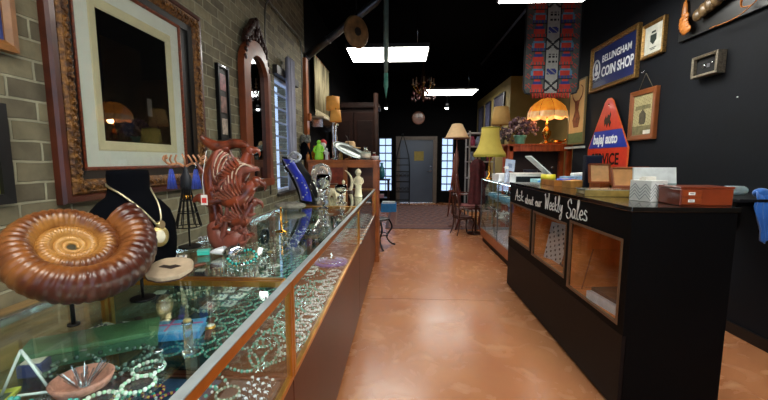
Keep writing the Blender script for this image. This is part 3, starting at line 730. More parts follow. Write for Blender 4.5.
# --- carved eagle driftwood sculpture
EW = M('70301A', .32, var=.65, vs=16, bump=.25, bs=40, coat=.35); EWP = M('7A4032', .4, var=.3, vs=12, bump=.3, bs=40)
p = Vector((-.70, 1.43, TOP))
t = thing('carved_eagle_sculpture', 'carved reddish driftwood sculpture of two eagles with spread striped wing', 'sculpture', p); t.scale = (.82, .82, 1.0)
mb = MB()
def sk(pts, rs, n=12, flat=1.0, k=6):
    S = spline(pts, k); m = len(S); R = []
    for i in range(m):
        u = i/(m-1)*(len(rs)-1); j = min(int(u), len(rs)-2); R.append(rs[j]+(rs[j+1]-rs[j])*(u-j))
    mb.tube(S, R, n, flat=flat)
# trunk sweeping up the left and over the top as a bare branch
sk([(-.02, 0, .0), (-.07, .01, .06), (-.085, .01, .16), (-.10, .015, .26), (-.10, .02, .33), (-.05, .02, .395), (.0, .02, .42)], [.05, .04, .032, .036, .034, .028, .02])
sk([(-.135, .0, .465), (-.115, .01, .445), (-.07, .015, .425), (-.02, .02, .425), (.03, .015, .435), (.075, .01, .43), (.105, 0, .42)], [.008, .018, .024, .022, .02, .016, .006])
sk([(-.10, .015, .30), (-.14, .0, .33), (-.155, -.01, .36)], [.022, .012, .004])
sk([(-.10, .0, .20), (-.15, -.02, .215), (-.175, -.03, .20)], [.03, .018, .004], flat=.6)
mb.build('driftwood_trunk', EW, t)
mb = MB()   # fan of wing feathers
for i in range(8):
    a0 = .25+i*.20; r = .16+.0*i
    bx, bz = .00, .235
    pts = [(bx+.01*i, -.03, bz-.01*i), (bx-.055+.018*i, -.038, bz+.075), (bx-.055+.024*i+.03*math.sin(a0), -.03, bz+.155-.008*i), (bx-.02+.026*i, -.02, bz+.175-.012*i)]
    S = spline(pts, 7); mb.tube(S, [.013*math.sin(PI*min(1, .25+.75*j/(len(S)-1)))+.002 for j in range(len(S))], 8, flat=.6)
mb.build('wing_feathers', M('8C4A38', .35, var=.4, vs=14, coat=.3), t)
mb = MB()   # pale gaps between the feathers: thin carved edges
for i in range(7):
    pts = [(-.01+.01*i, -.048, .245-.01*i), (-.062+.018*i+.01, -.05, .31), (-.045+.022*i+.01, -.045, .375-.004*i), (-.01+.026*i, -.03, .405-.012*i)]
    mb.tube(spline(pts, 6), .0032, 5)
mb.build('feather_edges', M('CDB29A', .5), t, label='pale carved feather edges')
def eagle(nm, o, s, ry):
    global mb
    mb = MB(); m = Matrix.Translation(o) @ Matrix.Rotation(ry, 4, 'Y') @ Matrix.Scale(s, 4)
    def K(pts, rs, **k):
        S = spline(pts, 5); L_ = len(S); R = []
        for i in range(L_):
            u = i/(L_-1)*(len(rs)-1); j = min(int(u), len(rs)-2); R.append(rs[j]+(rs[j+1]-rs[j])*(u-j))
        mb.tube(S, R, 12, M4=m, **k)
    K([(-.10, 0, -.03), (-.05, 0, -.01), (0, 0, .01), (.03, -.0, .045), (.045, 0, .08), (.06, 0, .10)], [.012, .04, .045, .036, .026, .02])
    mb.ball((.068, 0, .108), (.028, .022, .022), 12, 8, M4=m)
    K([(.085, 0, .112), (.108, 0, .108), (.118, 0, .092), (.114, 0, .08)], [.014, .011, .006, .001])
    for sy in (-1, 1):
        mb.ball((.078, sy*.018, .114), (.004, .004, .004), 6, 4, M4=m)
        for j in range(7):
            K([(.02-.012*j, sy*.035, .04-.008*j), (.0-.016*j, sy*(.055+.003*j), .075-.012*j), (-.02-.012*j, sy*(.06+.003*j), .115-.022*j)], [.008, .009, .002], flat=.5)
        K([(.0, sy*.02, -.03), (.03, sy*.025, -.06), (.05, sy*.02, -.065)], [.012, .008, .004])
        for j in (-1, 0, 1): K([(.045, sy*.02, -.062), (.065, sy*.02+j*.008, -.06), (.072, sy*.02+j*.01, -.072)], [.005, .004, .001])
    for j in range(5): K([(-.08, (j-2)*.008, -.02), (-.13, (j-2)*.016, -.045), (-.165, (j-2)*.02, -.06)], [.012, .011, .003], flat=.5)
    return mb.build(nm, EW, t)
eagle('upper_eagle', Vector((.06, -.01, .305)), .9, -.05)
eagle('lower_eagle', Vector((.06, -.035, .205)), .95, .30)
eagle('crouching_eagle', Vector((.07, -.03, .125)), .8, .15)
mb = MB()
rs_ = random.Random(12)
sk([(-.09, -.01, .11), (-.06, -.02, .06), (-.02, -.02, .03), (.04, -.02, .05), (.09, -.01, .07)], [.03, .05, .05, .045, .02])
sk([(-.05, -.05, .01), (-.02, -.05, .07), (.0, -.05, .14), (.01, -.05, .2)], [.016, .014, .012, .006])
for i in range(46):
    a_ = rs_.uniform(-.07, .09); z_ = rs_.uniform(.03, .30); q = rs_.uniform(-.6, 1.2)
    sk([(a_, -.03, z_), (a_+.03*math.cos(q), -.055, z_+.03*math.sin(q)), (a_+.06*math.cos(q+.4), -.05, z_+.05*math.sin(q+.4))], [.010, .009, .002], 8, .6, 4)
mb.ball((-.02, 0, .02), (.09, .05, .022), 16, 8)
mb.build('carved_root_base', EWP, t, label='pinkish carved root base')
tg = MB().box(-.013, .013, -.0015, 0, -.022, .018); 
t3 = thing('price_tag', 'white price tag with a red square hanging on the carved sculpture', 'price tag', p+Vector((-.075, -.06, .215)))
tg.build('card', M('ECE6DC', .7), t3); MB().box(-.009, .009, -.0022, -.0016, -.014, .006).build('red_label', M('D8342C', .6), t3)
MB().tube([(0, -.001, .016), (-.004, .0, .08), (.004, .01, .15), (.002, .03, .19)], .0012, 4).build('string', WHITE, t3)

# ============================================================ SMALL GOODS (one of each kind, copied with its parts)
def ring(label, cat='ring', gem='D8DEE2', gold=False, group=None):
    t = thing('finger_ring', label, cat, (0, 0, -5), group=group)
    MB().tube(arc((0, 0, .011), .0095, 0, 2*PI, 16), .0016, 5, True).build('band', GOLD if gold else SILVER, t)
    MB().ball((0, 0, .0225), (.0055, .0055, .0035), 8, 5).build('stone', M(gem, .12, var=.2, coat=.5), t)
    return t
def bracelet(cols, label, group, r=.032, br=.005, n=22):
    t = thing('beaded_bracelet', label, 'bracelet', (0, 0, -5), group=group)
    for q, c in enumerate(cols):
        mb = MB()
        for k in range(q, n, len(cols)):
            a = 2*PI*k/n; mb.ball((r*math.cos(a), r*math.sin(a), br), br*(1.02 if q == 0 else .9), 7, 5)
        mb.build('beads', M(c, .25, var=.35, vs=90, coat=.3), t)
    return t
def cuff(label, group, gold=False):
    t = thing('cuff_bracelet', label, 'bracelet', (0, 0, -5), group=group)
    mt = GOLD if gold else SILVER
    pts = arc((0, 0, .008), .03, .5, 2*PI-.5, 26, 'xy', .025); mb = MB()
    for dz in (-.004, 0, .004): mb.tube([(a, b, c+dz) for a, b, c in pts], .0024, 5)
    mb.build('cuff_band', mt, t)
    MB().ball((-.031, 0, .009), (.005, .009, .007), 8, 6).build('stone', M('3FB5A6', .2, var=.3, vs=90, coat=.4), t)
    return t
def strand(cols, label, group, L_=.20, w=.05):
    t = thing('bead_necklace', label, 'necklace', (0, 0, -5), group=group)
    pts = spline([(-w*.6, L_/2, .006), (-w, 0, .006), (-w*.6, -L_*.4, .006), (0, -L_*.5, .006), (w*.6, -L_*.4, .006), (w, 0, .006), (w*.6, L_/2, .006), (0, L_*.46, .006)], 5, True)
    for q, c in enumerate(cols):
        mb = MB()
        for k in range(q, len(pts), len(cols)): mb.ball(pts[k], .0062 if q == 0 else .0045, 6, 4)
        mb.build('beads', M(c, .25, var=.4, vs=90, coat=.3), t)
    MB().ball((0, -L_*.5-.012, .007), (.011, .015, .006), 8, 6).build('pendant', SILVER, t)
    return t
def card(label, group, c='EDE8DC', pc='C9CCD0'):
    t = thing('earring_card', label, 'earrings', (0, 0, -5), group=group)
    MB().box(-.02, .02, -.026, .026, 0, .0015).build('card', M(c, .7, var=.05), t)
    for s_ in (-1, 1): MB().ball((s_*.009, .006, .004), (.005, .005, .004), 7, 5).ball((s_*.009, -.008, .004), (.004, .008, .003), 7, 5).build('earring', M(pc, .25, .7), t)
    return t
def box(label, group, c, s=(.05, .05, .03), lid=None):
    t = thing('ring_box', label, 'box', (0, 0, -5), group=group)
    MB().box(-s[0]/2, s[0]/2, -s[1]/2, s[1]/2, 0, s[2]).build('box_body', M(c, .6, sheen=.2), t, .003)
    m = Matrix.Translation((0, s[1]/2, s[2])) @ Matrix.Rotation(math.radians(70), 4, 'X')
    MB().box(-s[0]/2, s[0]/2, -s[1], 0, 0, .012, M4=m).build('lid', M(lid or c, .6, sheen=.2), t, .003)
    MB().box(-s[0]*.38, s[0]*.38, -s[1]*.38, s[1]*.38, s[2], s[2]+.003).build('satin_pad', M('D8D2C0', .5), t)
    return t
def watch(label, group, gold=True):
    t = thing('wrist_watch', label, 'watch', (0, 0, -5), group=group)
    mt = GOLD if gold else SILVER
    MB().lathe([(.015, 0), (.016, .004), (.014, .008)], n=16).build('case', mt, t)
    MB().lathe([(.013, .0085), (.0001, .009)], n=16).build('dial', M('F0ECDC', .4), t)
    for s_ in (-1, 1): MB().box(-.008, .008, s_*.045-.03, s_*.045+.03, 0, .003).build('strap', M('4A2A1A', .5) if gold else mt, t, .001)
    return t
def pot(label, cat, group, prof, mat, n=16, name='vase', sub=None):
    t = thing(name, label, cat, (0, 0, -5), group=group)
    MB().lathe(prof, n=n).build('body', mat, t)
    return t
def scatter(proto, spots, labels, jit=0):
    """the first spot takes the thing itself, the others copies of it and of its parts"""
    rr = random.Random(len(spots)*7+len(labels[0]))
    for i, s in enumerate(spots):
        x, y, z = s[:3]; rz = s[3] if len(s) > 3 else rr.uniform(-jit, jit)
        lb = labels[i % len(labels)] if len(labels) > 1 else labels[0]
        if i == 0: o = proto; o.location = (x, y, z); o.rotation_euler.z = rz; o['label'] = lb
        else: dup(proto, (x, y, z), rz, lb)
DK = .6615     # deck level in the showcases
SH = .8505     # glass shelf level
# ring pad along the front of the nearest showcase
MB().box(-.52, -.37, .30, 1.02, DK, DK+.012).solo('ring_pad', 'long brown velvet ring pad inside the front of the nearest showcase', 'display pad', M('3A1E16', .9, sheen=.3))
sp = [(-.385-.022*j, .36+.029*i+(.01 if j % 2 else 0), DK+.010) for j in range(4) for i in range(23)]
scatter(ring('x', group='rings standing on the brown pad'), sp, ['silver ring standing in rows on the brown pad of the nearest showcase'], .9)
# turquoise strands on the deck behind the pad
TQ = '2FA596'; G1 = 'goods in the nearest showcase'
# nearest showcase: behind the ring pad on the deck, x -.55..-.93
rr = random.Random(21)
scatter(strand((TQ, 'C8CCCB'), 'x', 'turquoise strands behind the ring pad'), [(-.57-.07*(i % 3), .98-.055*i, DK+.001*(i % 3), .7*(-1)**i) for i in range(11)], ['turquoise and silver bead necklace lying behind the ring pad of the nearest showcase'])
scatter(bracelet(('5A7A6A', 'A8B0A0'), 'x', 'green bead bracelets in the nearest showcase'), [(-.50-.04*(i % 2), .95-.075*i, DK+.013, 0) for i in range(8)], ['small green and grey bead bracelet beside the ring pad'])
# shelf goods under the ammonite
t = thing('pin_dish', 'pink terracotta dish bristling with silver hair pins under the glass', 'dish', (-.69, .70, SH+.001))
MB().lathe([(.025, 0), (.05, .012), (.058, .03), (.052, .032), (.044, .014), (.001, .008)], n=28).build('dish', M('B97F6E', .5, var=.3, vs=60), t)
mb = MB()
for k in range(26):
    q = rr.uniform(0, 6.28); u = rr.uniform(.01, .05); mb.tube([(.3*u*math.cos(q), .3*u*math.sin(q), .012), (1.05*u*math.cos(q), 1.05*u*math.sin(q), .05)], .0013, 4)
mb.build('hair_pins', SILVER, t)
t = thing('keepsake_box', 'dark green oblong box with lighter lid lying on the glass shelf', 'box', (-.80, .86, SH+.001), .55)
MB().box(-.14, .14, -.05, .05, 0, .03).build('box_body', M('2C5A40', .5, var=.3, vs=6), t, .003); MB().box(-.142, .142, -.052, .052, .031, .044).build('lid', M('4E7A52', .45, var=.3), t, .003)
t = thing('jewelry_box', 'bright blue flat jewelry box with pink ribbon under the near glass', 'box', (-.64, .95, SH+.001), .25)
MB().box(-.07, .07, -.035, .035, 0, .022).build('box_body', M('2C78A8', .45, var=.2), t, .003); MB().box(-.071, .071, -.036, .036, .022, .031).build('lid', M('4F9AC4', .45), t, .002)
MB().box(-.02, -.014, -.0365, .0365, .031, .033).box(-.07, .07, .0, .006, .031, .033).build('ribbon', M('B05A86', .5), t)
t = thing('silver_tray', 'shallow tray outlined in yellow green lying under the near glass', 'tray', (-.88, .60, SH+.001), .4)
MB().box(-.09, .09, -.06, .06, 0, .005).build('tray_base', M('1E3A44', .4), t)
swept_frame(.18, .12, [(0, 0), (0, .012), (.006, .012), (.006, .004)]).build('yellow_rim', M('B9BE4A', .5), t).matrix_local = Matrix.Translation((0, -.06, .0)) @ Matrix.Rotation(-PI/2, 4, 'X')
t = thing('acrylic_easel', 'clear triangular acrylic easel standing on the shelf below the ammonite', 'easel', (-.80, .68, SH+.001), .3)
mb = MB()
for a_, b_ in (((-.045, 0, 0), (0, -.0, .1)), ((.045, 0, 0), (0, 0, .1)), ((-.045, 0, 0), (.045, 0, 0)), ((0, 0, .1), (0, .06, 0))): mb.tube([a_, b_], .003, 6)
mb.build('frame_rods', M('E8F0F0', .15, coat=.4), t)
scatter(strand(('49B6B0', '2E7C86'), 'x', 'teal strands heaped under the ammonite'), [(-.86+.04*i, .47+.035*(i % 3), SH+.002+.004*(i % 3), rr.uniform(-1, 1)) for i in range(7)], ['teal bead necklace in the heap on the glass shelf left of the ammonite rod'])
scatter(bracelet(('DDE8DC', '9AC8AA'), 'x', 'pale green bracelets under the ammonite'), [(-.62, .66, SH+.001, 0), (-.58, .72, SH+.001, 0), (-.60, .60, SH+.001, 0), (-.66, .58, SH+.001, 0), (-.60, .78, SH+.001, 0)], ['pale green stone bracelet clustered beside the pink dish'])
scatter(strand(('3C5A52', '6A8A7C'), 'x', 'dark bead heap'), [(-.70, .80, SH+.001, .2), (-.68, .82, SH+.006, 1.2), (-.72, .79, SH+.010, 2.0)], ['dark green bead necklace piled between the pink dish and the blue box'])
scatter(card('x', 'earring cards'), [(-.6+.0, .48+.05*i, SH+.001, .2*i) for i in range(3)]+[(-.90, .92, SH+.001, .3), (-.9, .99, SH+.001, -.3), (-.84, 1.0, SH+.001, 0)], ['white earring card lying on the glass shelf of the nearest showcase'])
scatter(watch('x', 'watches'), [(-.57, 1.0, SH+.001, .4), (-.72, 1.02, SH+.001, -.3), (-.78, 1.01, SH+.001, .9)], ['wrist watch lying near the brass divider inside the nearest showcase'])
scatter(box('x', 'boxes', '1C2E66'), [(-.86, .76, SH+.001, .3), (-.90, .33, SH+.001, -.2), (-.82, .34, SH+.001, .3)], ['small open navy ring box in the nearest showcase'])
for x, y, nm in ((-.60, 1.0, 'clear acrylic ring post'), ):
    pass
def acrylic_post(x, y, z, h, r, label, group=None, cat='display post'):
    t = thing('acrylic_display_post', label, cat, (x, y, z), group=group)
    MB().lathe([(r*1.5, 0), (r*1.5, .006), (r, .010), (r, h-.01), (r*1.2, h-.006), (r*1.2, h)], n=14).build('clear_column', CRYSTAL, t)
    MB().lathe([(r*.9, h+.0005), (r*.9, h+.006), (.001, h+.008)], n=14).build('stone_cap', M('C8B070', .3, .5), t)
acrylic_post(-.55, .86, SH+.001, .085, .011, 'slim clear acrylic post with gold cap inside the nearest showcase')

MB().box(-.93, -.56, .2, 1.03, DK+.0002, DK+.004).solo('velvet_mat', 'dark navy velvet mat lining the back of the nearest showcase', 'mat', M('1A3350', .9, var=.2))
scatter(bracelet(('1F8A94', '0E4A5A'), 'x', 'teal bracelets on the navy mat'), [(-.62-.075*(i % 4), .35+.085*(i//4)+.03*(i % 2), DK+.0045, 0) for i in range(12)], ['dark teal bead bracelet on the navy mat of the nearest showcase'])
scatter(cuff('x', 'silver cuffs on the navy mat'), [(-.63-.09*(i % 3), .63+.09*(i//3), DK+.0045, .6*i) for i in range(9)], ['silver cuff with blue green stone on the navy mat of the nearest showcase'])
scatter(card('x', 'navy earring cards', '1E3A66', 'C8A050'), [(-.90, .42+.08*i, DK+.0045, .2*(-1)**i) for i in range(7)], ['navy card of gold earrings at the back of the nearest showcase'])
scatter(bracelet(('7A2E5A', 'C89A4A'), 'x', 'plum bracelets', r=.027), [(-.66, .93, DK+.0045, 0), (-.73, .96, DK+.0045, 0), (-.80, .93, DK+.0045, 0), (-.70, .56, SH+.001, 0)], ['plum and amber bead bracelet in the nearest showcase'])
# middle showcase
MB().box(-.93, -.60, 1.1, 2.83, DK+.0002, DK+.004).solo('velvet_mat', 'dark green velvet mat lining the back of the middle showcase', 'mat', M('12302A', .9, var=.2))
scatter(bracelet(('4FB7A0', 'B8D8C0'), 'x', 'mint bracelets on the green mat'), [(-.66-.08*(i % 3), 1.18+.085*(i//3), DK+.0045, 0) for i in range(48)], ['mint green bead bracelet on the green mat of the middle showcase'])
sp = [(-.385-.03*j, 1.15+.055*i, DK) for j in range(2) for i in range(14)]
scatter(ring('x', gem='E6EEF0', group='rings along the front of the middle showcase'), sp, ['silver ring along the front glass of the middle showcase'], .9)
scatter(strand((TQ, 'BFC8C2'), 'x', 'turquoise strands'), [(-.49, 1.2+.13*i, DK, .3*(-1)**i) for i in range(6)]+[(-.42, 1.22+.13*i, DK, -.4*(-1)**i) for i in range(6)]+[(-.56, 1.15+.13*i, DK, .9*(-1)**i) for i in range(8)], ['turquoise bead necklace laid out on the deck of the middle showcase'])
scatter(cuff('x', 'silver cuffs'), [(-.49-.0*i, 1.27+.13*i, DK+.001, .5*i) for i in range(5)], ['silver cuff bracelet with turquoise stone between the strands of the middle showcase'])
scatter(bracelet(('E6E8E2', 'A8C4BC'), 'x', 'white bracelets'), [(-.40, 1.2+.09*i, DK+.012, 0) for i in range(11)]+[(-.56, 2.1+.08*i, DK, 0) for i in range(4)], ['white bead bracelet on the deck of the middle showcase'])
t = thing('round_display_pad', 'round deep blue velvet pad with silver cone inside the middle showcase', 'display pad', (-.47, 2.33, DK))
MB().lathe([(.11, 0), (.115, .01), (.11, .018), (.001, .018)], n=36).build('velvet_disc', M('2A2C9A', .7, sheen=.5, var=.2), t)
MB().lathe([(.04, .0185), (.018, .05), (.001, .075)], n=16).build('silver_cone', SILVER, t)
MB().tube(arc((0, 0, .020), .085, 0, 2*PI, 40, 'xy'), .0035, 6, True).build('silver_ring_edge', SILVER, t)
scatter(card('x', 'cards'), [(-.66+.0, 1.16+.075*i, SH+.001, .1*i) for i in range(8)]+[(-.60, 1.18+.075*i, SH+.001, -.1*i) for i in range(7)], ['white earring card on the glass shelf of the middle showcase'])
scatter(strand(('C8C4A8', '7A9A86'), 'x', 'shelf strands'), [(-.70-.06*(i % 3), 1.18+.08*i, SH+.001, .8*(-1)**i) for i in range(14)], ['sage and cream bead necklace on the glass shelf below the carved eagle'])
scatter(box('x', 'boxes', '2E2A34', (.045, .045, .028)), [(-.86, 1.2+.13*i, SH+.001, .2) for i in range(6)], ['small open charcoal ring box on the back of the middle showcase shelf'])
scatter(watch('x', 'watches', False), [(-.70, 1.9+.1*i, SH+.001, .3*i) for i in range(7)], ['silver wrist watch in the row on the middle showcase shelf'])
for i, (x, y) in enumerate(((-.60, 1.32), (-.575, 1.36), (-.64, 1.30))): pass
gg = 'gold and clear posts under the carved eagle'
for x, y, h in ((-.66, 1.32, .10), (-.60, 1.38, .11), (-.72, 1.40, .10), (-.64, 1.45, .09), (-.57, 1.50, .1)):
    acrylic_post(x, y, SH+.001, h, .012, 'clear gold capped post on the glass shelf under the carved eagle', gg)
scatter(bracelet(('2F8F7C', 'D8B060'), 'x', 'stacked bangles', r=.028), [(-.80, 1.55+.08*i, SH+.001, 0) for i in range(6)]+[(-.68, 2.62+.07*i, SH+.001, 0) for i in range(2)], ['jade and gold bead bracelet on the middle showcase shelf'])
# farthest showcase
scatter(strand(('DDE4DC', '8AA89C'), 'x', 'white strands'), [(-.40-.09*(i % 2), 2.97+.075*i, DK, .5*(-1)**i) for i in range(20)], ['pearl white bead necklace on the deck of the farthest showcase'])
scatter(bracelet(('5FB0A0', 'E6E6D8'), 'x', 'far bracelets'), [(-.55, 2.98+.1*i, DK, 0) for i in range(14)], ['aqua bead bracelet on the deck of the farthest showcase'])
scatter(card('x', 'far cards', pc='D8B878'), [(-.66-.07*(i % 3), 3.0+.1*i, SH+.001, .2*(i % 3)) for i in range(14)], ['white card with gold earrings on the shelf of the farthest showcase'])
scatter(strand(('B08A50', 'E0D0A0'), 'x', 'amber strands'), [(-.80, 3.1+.18*i, SH+.001, .4*(-1)**i) for i in range(8)], ['amber bead necklace on the shelf of the farthest showcase'])

# ============================================================ ON THE MIDDLE AND FAR SHOWCASES
# small items round the sculpture foot
t = thing('silver_cream_jug', 'small tipped silver jug at the foot of the carved eagle', 'jug', (-.64, 1.30, TOP), .5)
mj = Matrix.Translation((0, 0, .024)) @ Matrix.Rotation(1.1, 4, 'Y')
MB().lathe([(.016, -.03), (.024, -.01), (.024, .01), (.016, .025), (.022, .036), (.019, .035), (.012, .02)], M4=mj, n=18).build('jug_body', SILVER, t)
MB().tube([Matrix(mj) @ Vector(p_) for p_ in arc((.024, 0, 0), .016, -PI/2, PI/2, 8)], .003, 6).build('handle', SILVER, t)
t = thing('wire_eyeglasses', 'round black coiled bracelet leaning beside the carved eagle', 'bracelet', (-.60, 1.52, TOP))
t.name = 'coil_bracelet'
mb = MB()
for k in range(3): mb.tube([(.004*k, a_, b_+.036) for a_, b_ in [(.034*math.cos(q/12*PI), .034*math.sin(q/12*PI)) for q in range(24)]], .003, 6, True)
mb.build('coils', M('1E2A2A', .3, .5), t)
scatter(strand(('3FB5A6', '20302E'), 'x', None), [(-.60, 1.30, TOP, .4)], ['turquoise and black beads spilling at the foot of the carved eagle'])
scatter(strand(('C8C8C4', '6A6A66'), 'x', None), [(-.84, 1.60, TOP, 1.2)], ['grey silver bead strand lying beside the wire jewelry stand'])
scatter(card('x', 'cards by the stand'), [(-.84, 1.30, TOP, .5)], ['white earring card lying below the wire jewelry stand'])
t = thing('cone_shell', 'glossy white cone shell lying at the foot of the carved eagle', 'shell', (-.70, 1.335, TOP+.018), .6)
mq = Matrix.Rotation(PI/2, 4, 'Y')
MB().lathe([(.002, -.04), (.012, -.02), (.018, .01), (.014, .02), (.006, .03), (.001, .036)], n=18, M4=mq).build('shell_body', M('DCE0E2', .2, coat=.4), t)
MB().lathe([(.0185, .008), (.0187, .012), (.0165, .016)], n=18, M4=mq).build('shell_shoulder', M('9AA4AA', .3), t)
t = thing('trinket_box', 'small turquoise trinket box left of the carved eagle base', 'box', (-.775, 1.345, TOP), .4)
MB().box(-.022, .022, -.016, .016, 0, .014).build('box_body', M('2FB0A0', .35), t, .002); MB().box(-.023, .023, -.017, .017, .0145, .019).build('lid', M('58C8B8', .35), t, .001)
t = thing('wooden_branch', 'short brown driftwood twig lying on the glass by the stone slice', 'driftwood', (-.74, 1.13, TOP+.012), .3)
MB().tube(spline([(-.06, 0, 0), (-.02, .008, .004), (.03, -.006, .002), (.08, .01, .006)], 5), [.010-.0003*i for i in range(16)], 8).build('twig', M('5A3018', .6, var=.4, vs=30, bump=.5), t)
MB().tube([(.0, 0, .004), (.03, .03, .012)], [.006, .002], 6).build('side_shoot', M('5A3018', .6, var=.4, vs=30), t)
# a thin tall frame stand of small brass fan behind eagle
t = thing('brass_ring_tree', 'small brass ring tree standing on the glass behind the carved eagle', 'ring tree', (-.62, 1.80, TOP))
MB().lathe([(.03, 0), (.03, .005), (.006, .012), (.005, .12), (.001, .13)]).build('post', BRASS, t)
for k in range(4): MB().tube([(0, 0, .04+.025*k), (.035*math.cos(k*1.7), .035*math.sin(k*1.7), .055+.025*k)], .0025, 5).build('branch', BRASS, t)
# flat rock or driftwood near window
t = MB().ball((0, 0, .03), (.12, .07, .03), 18, 8).solo('stone_slab', 'rough grey stone lying on the glass before the blue necklace display', 'stone', M('8A8478', .8, var=.4, vs=20, bump=.8, bs=40), (-.83, 2.62, TOP+.001))
# blue and black necklace display
p = at(306, 199, Z=TOP); p = Vector((-.88, 3.02, TOP))
t = thing('necklace_display', 'black curved necklace display draped with sparkling royal blue satin', 'display bust', p, .15)
mb = MB()
S = spline([(.09, 0, .002), (.075, 0, .10), (.03, 0, .22), (-.02, 0, .30), (-.05, .0, .36), (-.07, .03, .39)], 6)
L_ = len(S); vs = []
for i, q_ in enumerate(S):
    u = i/(L_-1); w_ = .075+.035*math.sin(PI*u*.9)-.03*u
    for k in range(9):
        a_ = -1+2*k/8; vs.append((q_.x+a_*w_, q_.y-.05*(1-a_*a_)-.02, q_.z-.01*a_))
mb.add(vs, [(i*9+k, i*9+k+1, (i+1)*9+k+1, (i+1)*9+k) for i in range(L_-1) for k in range(8)], True)
o = mb.build('velvet_form', M('06070E', .85), t); q = o.modifiers.new('thick', 'SOLIDIFY'); q.thickness = .02
mb = MB(); vs = []
for i, q_ in enumerate(S[2:-4]):
    u = i/(L_-7)
    for k in range(5):
        a_ = -.8+1.2*k/4; w_ = .08; vs.append((q_.x+a_*w_, q_.y-.053*(1-a_*a_)-.031-.004*math.sin(6*u+k), q_.z-.01*a_))
m_ = len(S[2:-4]); mb.add(vs, [(i*5+k, i*5+k+1, (i+1)*5+k+1, (i+1)*5+k) for i in range(m_-1) for k in range(4)], True)
o = mb.build('blue_satin', M('1B2FC4', .3, sheen=.5, var=.3, vs=8, coat=.3), t); q = o.modifiers.new('thick', 'SOLIDIFY'); q.thickness = .004
mb = MB()
for k in range(16):
    i = 4+k*(L_-9)//16; q_ = S[i]; mb.ball((q_.x-.035+.05*math.sin(k*.5), q_.y-.09, q_.z), .006 if k % 3 else .009, 6, 4)
mb.build('crystal_necklace', M('DDE6F2', .1, .4), t)
MB().tube(spline([(-.07, .0, .40), (-.02, -.05, .43), (.03, -.05, .40), (.0, -.06, .36), (-.06, -.05, .38)], 5, True), .012, 8, True).build('pearl_collar', M('C9CDD6', .3, var=.5, vs=60), t)
# clear glass pieces
def goblet(x, y, label, h, g=None):
    t = thing('glass_goblet', label, 'glassware', (x, y, TOP), group=g)
    MB().lathe([(.045, 0), (.044, .005), (.012, .014), (.01, h*.22), (.022, h*.3), (.03, h*.33), (.014, h*.42), (.012, h*.5), (.04, h*.6), (.052, h*.78), (.048, h), (.044, h), (.047, h*.78), (.03, h*.6), (.001, h*.55)], n=22).build('cut_glass_body', CRYSTAL, t)
    MB().lathe([(.031, h*.33), (.034, h*.345), (.031, h*.36)], n=20).build('silver_band', SILVER, t)
goblet(-.60, 2.72, 'tall clear crystal candlestick at the front of the glassware group', .26)
t = thing('crystal_head', 'large round clear glass head form behind the crystal candlestick', 'glass head', (-.68, 3.02, TOP))
MB().lathe([(.06, 0), (.06, .02), (.035, .06), (.032, .11), (.06, .15), (.085, .21), (.088, .26), (.065, .32), (.001, .345)], n=24).build('clear_form', CLEAR, t)
for sx in (-1, 1):
    MB().tube(spline([(sx*.03, -.03, .02), (sx*.075, -.05, .12), (sx*.06, -.07, .2), (sx*.0, -.085, .12+.02*sx)], 6), .008, 6).build('glass_ribbon', CRYSTAL, t)
MB().tube(spline([(.03, -.03, .2), (.06, -.05, .27), (.02, -.06, .31), (-.03, -.05, .27), (0, -.05, .2)], 6), .010, 6).build('amber_ribbon', M('C9A890', .15, var=.3, coat=.4), t)
goblet(-.52, 3.05, 'short clear crystal goblet beside the round glass head', .16)
# ivory pieces
def figurine(x, y, z, h, label, group=None, mt=IVORY, rz=0):
    t = thing('carved_figurine', label, 'figurine', (x, y, z), rz, group)
    s = h/.26
    mb = MB().lathe([(.038, 0), (.040, .012), (.034, .03), (.030, .09), (.034, .13), (.038, .165), (.030, .19), (.016, .2)], n=18, sy=.8)
    mb.ball((0, 0, .228), (.026, .026, .032), 12, 8)
    for sx in (-1, 1): mb.tube(spline([(sx*.034, 0, .18), (sx*.046, -.01, .14), (sx*.02, -.032, .12)], 4), .009, 6)
    mb.v = [(a*s, b*s, c*s) for a, b, c in mb.v]; mb.build('carved_body', mt, t)
    mb = MB().lathe([(.030, .226), (.032, .24), (.02, .262), (.008, .27), (.001, .275)], n=14); mb.v = [(a*s, b*s, c*s) for a, b, c in mb.v]; mb.build('headdress', mt, t)
figurine(-.44, 3.62, TOP, .27, 'tall ivory carved figure near the far end of the glass cases')
figurine(-.62, 3.8, TOP, .15, 'small ivory carved figure beside the ivory elephants')
def elephant(label):
    t = thing('ivory_elephant', label, 'figurine', (0, 0, -5), group='small ivory elephants on the far showcase')
    mb = MB().ball((0, 0, .045), (.045, .026, .03), 14, 8).ball((.045, 0, .06), (.022, .02, .024), 10, 7)
    mb.tube(spline([(.06, 0, .062), (.08, 0, .045), (.082, 0, .02), (.09, 0, .012)], 4), [.010]*6+[.007]*4+[.005]*3, 7)
    for x in (-.028, .022):
        for y in (-.014, .014): mb.cyl((x, y, 0), (x, y, .04), .010, n=8)
    mb.build('body', IVORY, t)
    mb = MB()
    for y in (-1, 1): mb.ball((.036, y*.022, .06), (.012, .004, .018), 8, 5)
    mb.build('ears', IVORY, t)
    MB().tube([(-.044, 0, .05), (-.054, 0, .025)], .003, 5).build('tail', IVORY, t)
    return t
scatter(elephant('x'), [(-.70, 3.55, TOP, .4), (-.62, 3.45, TOP, -2.6), (-.74, 3.75, TOP, .1)], ['small ivory elephant walking towards the aisle on the far showcase', 'small ivory elephant turned towards the brick wall on the far showcase', 'small ivory elephant nearest the wooden cabinet on the far showcase'])
t = thing('wood_block', 'small reddish wood block stand between the ivory pieces', 'stand', (-.78, 3.95, TOP))
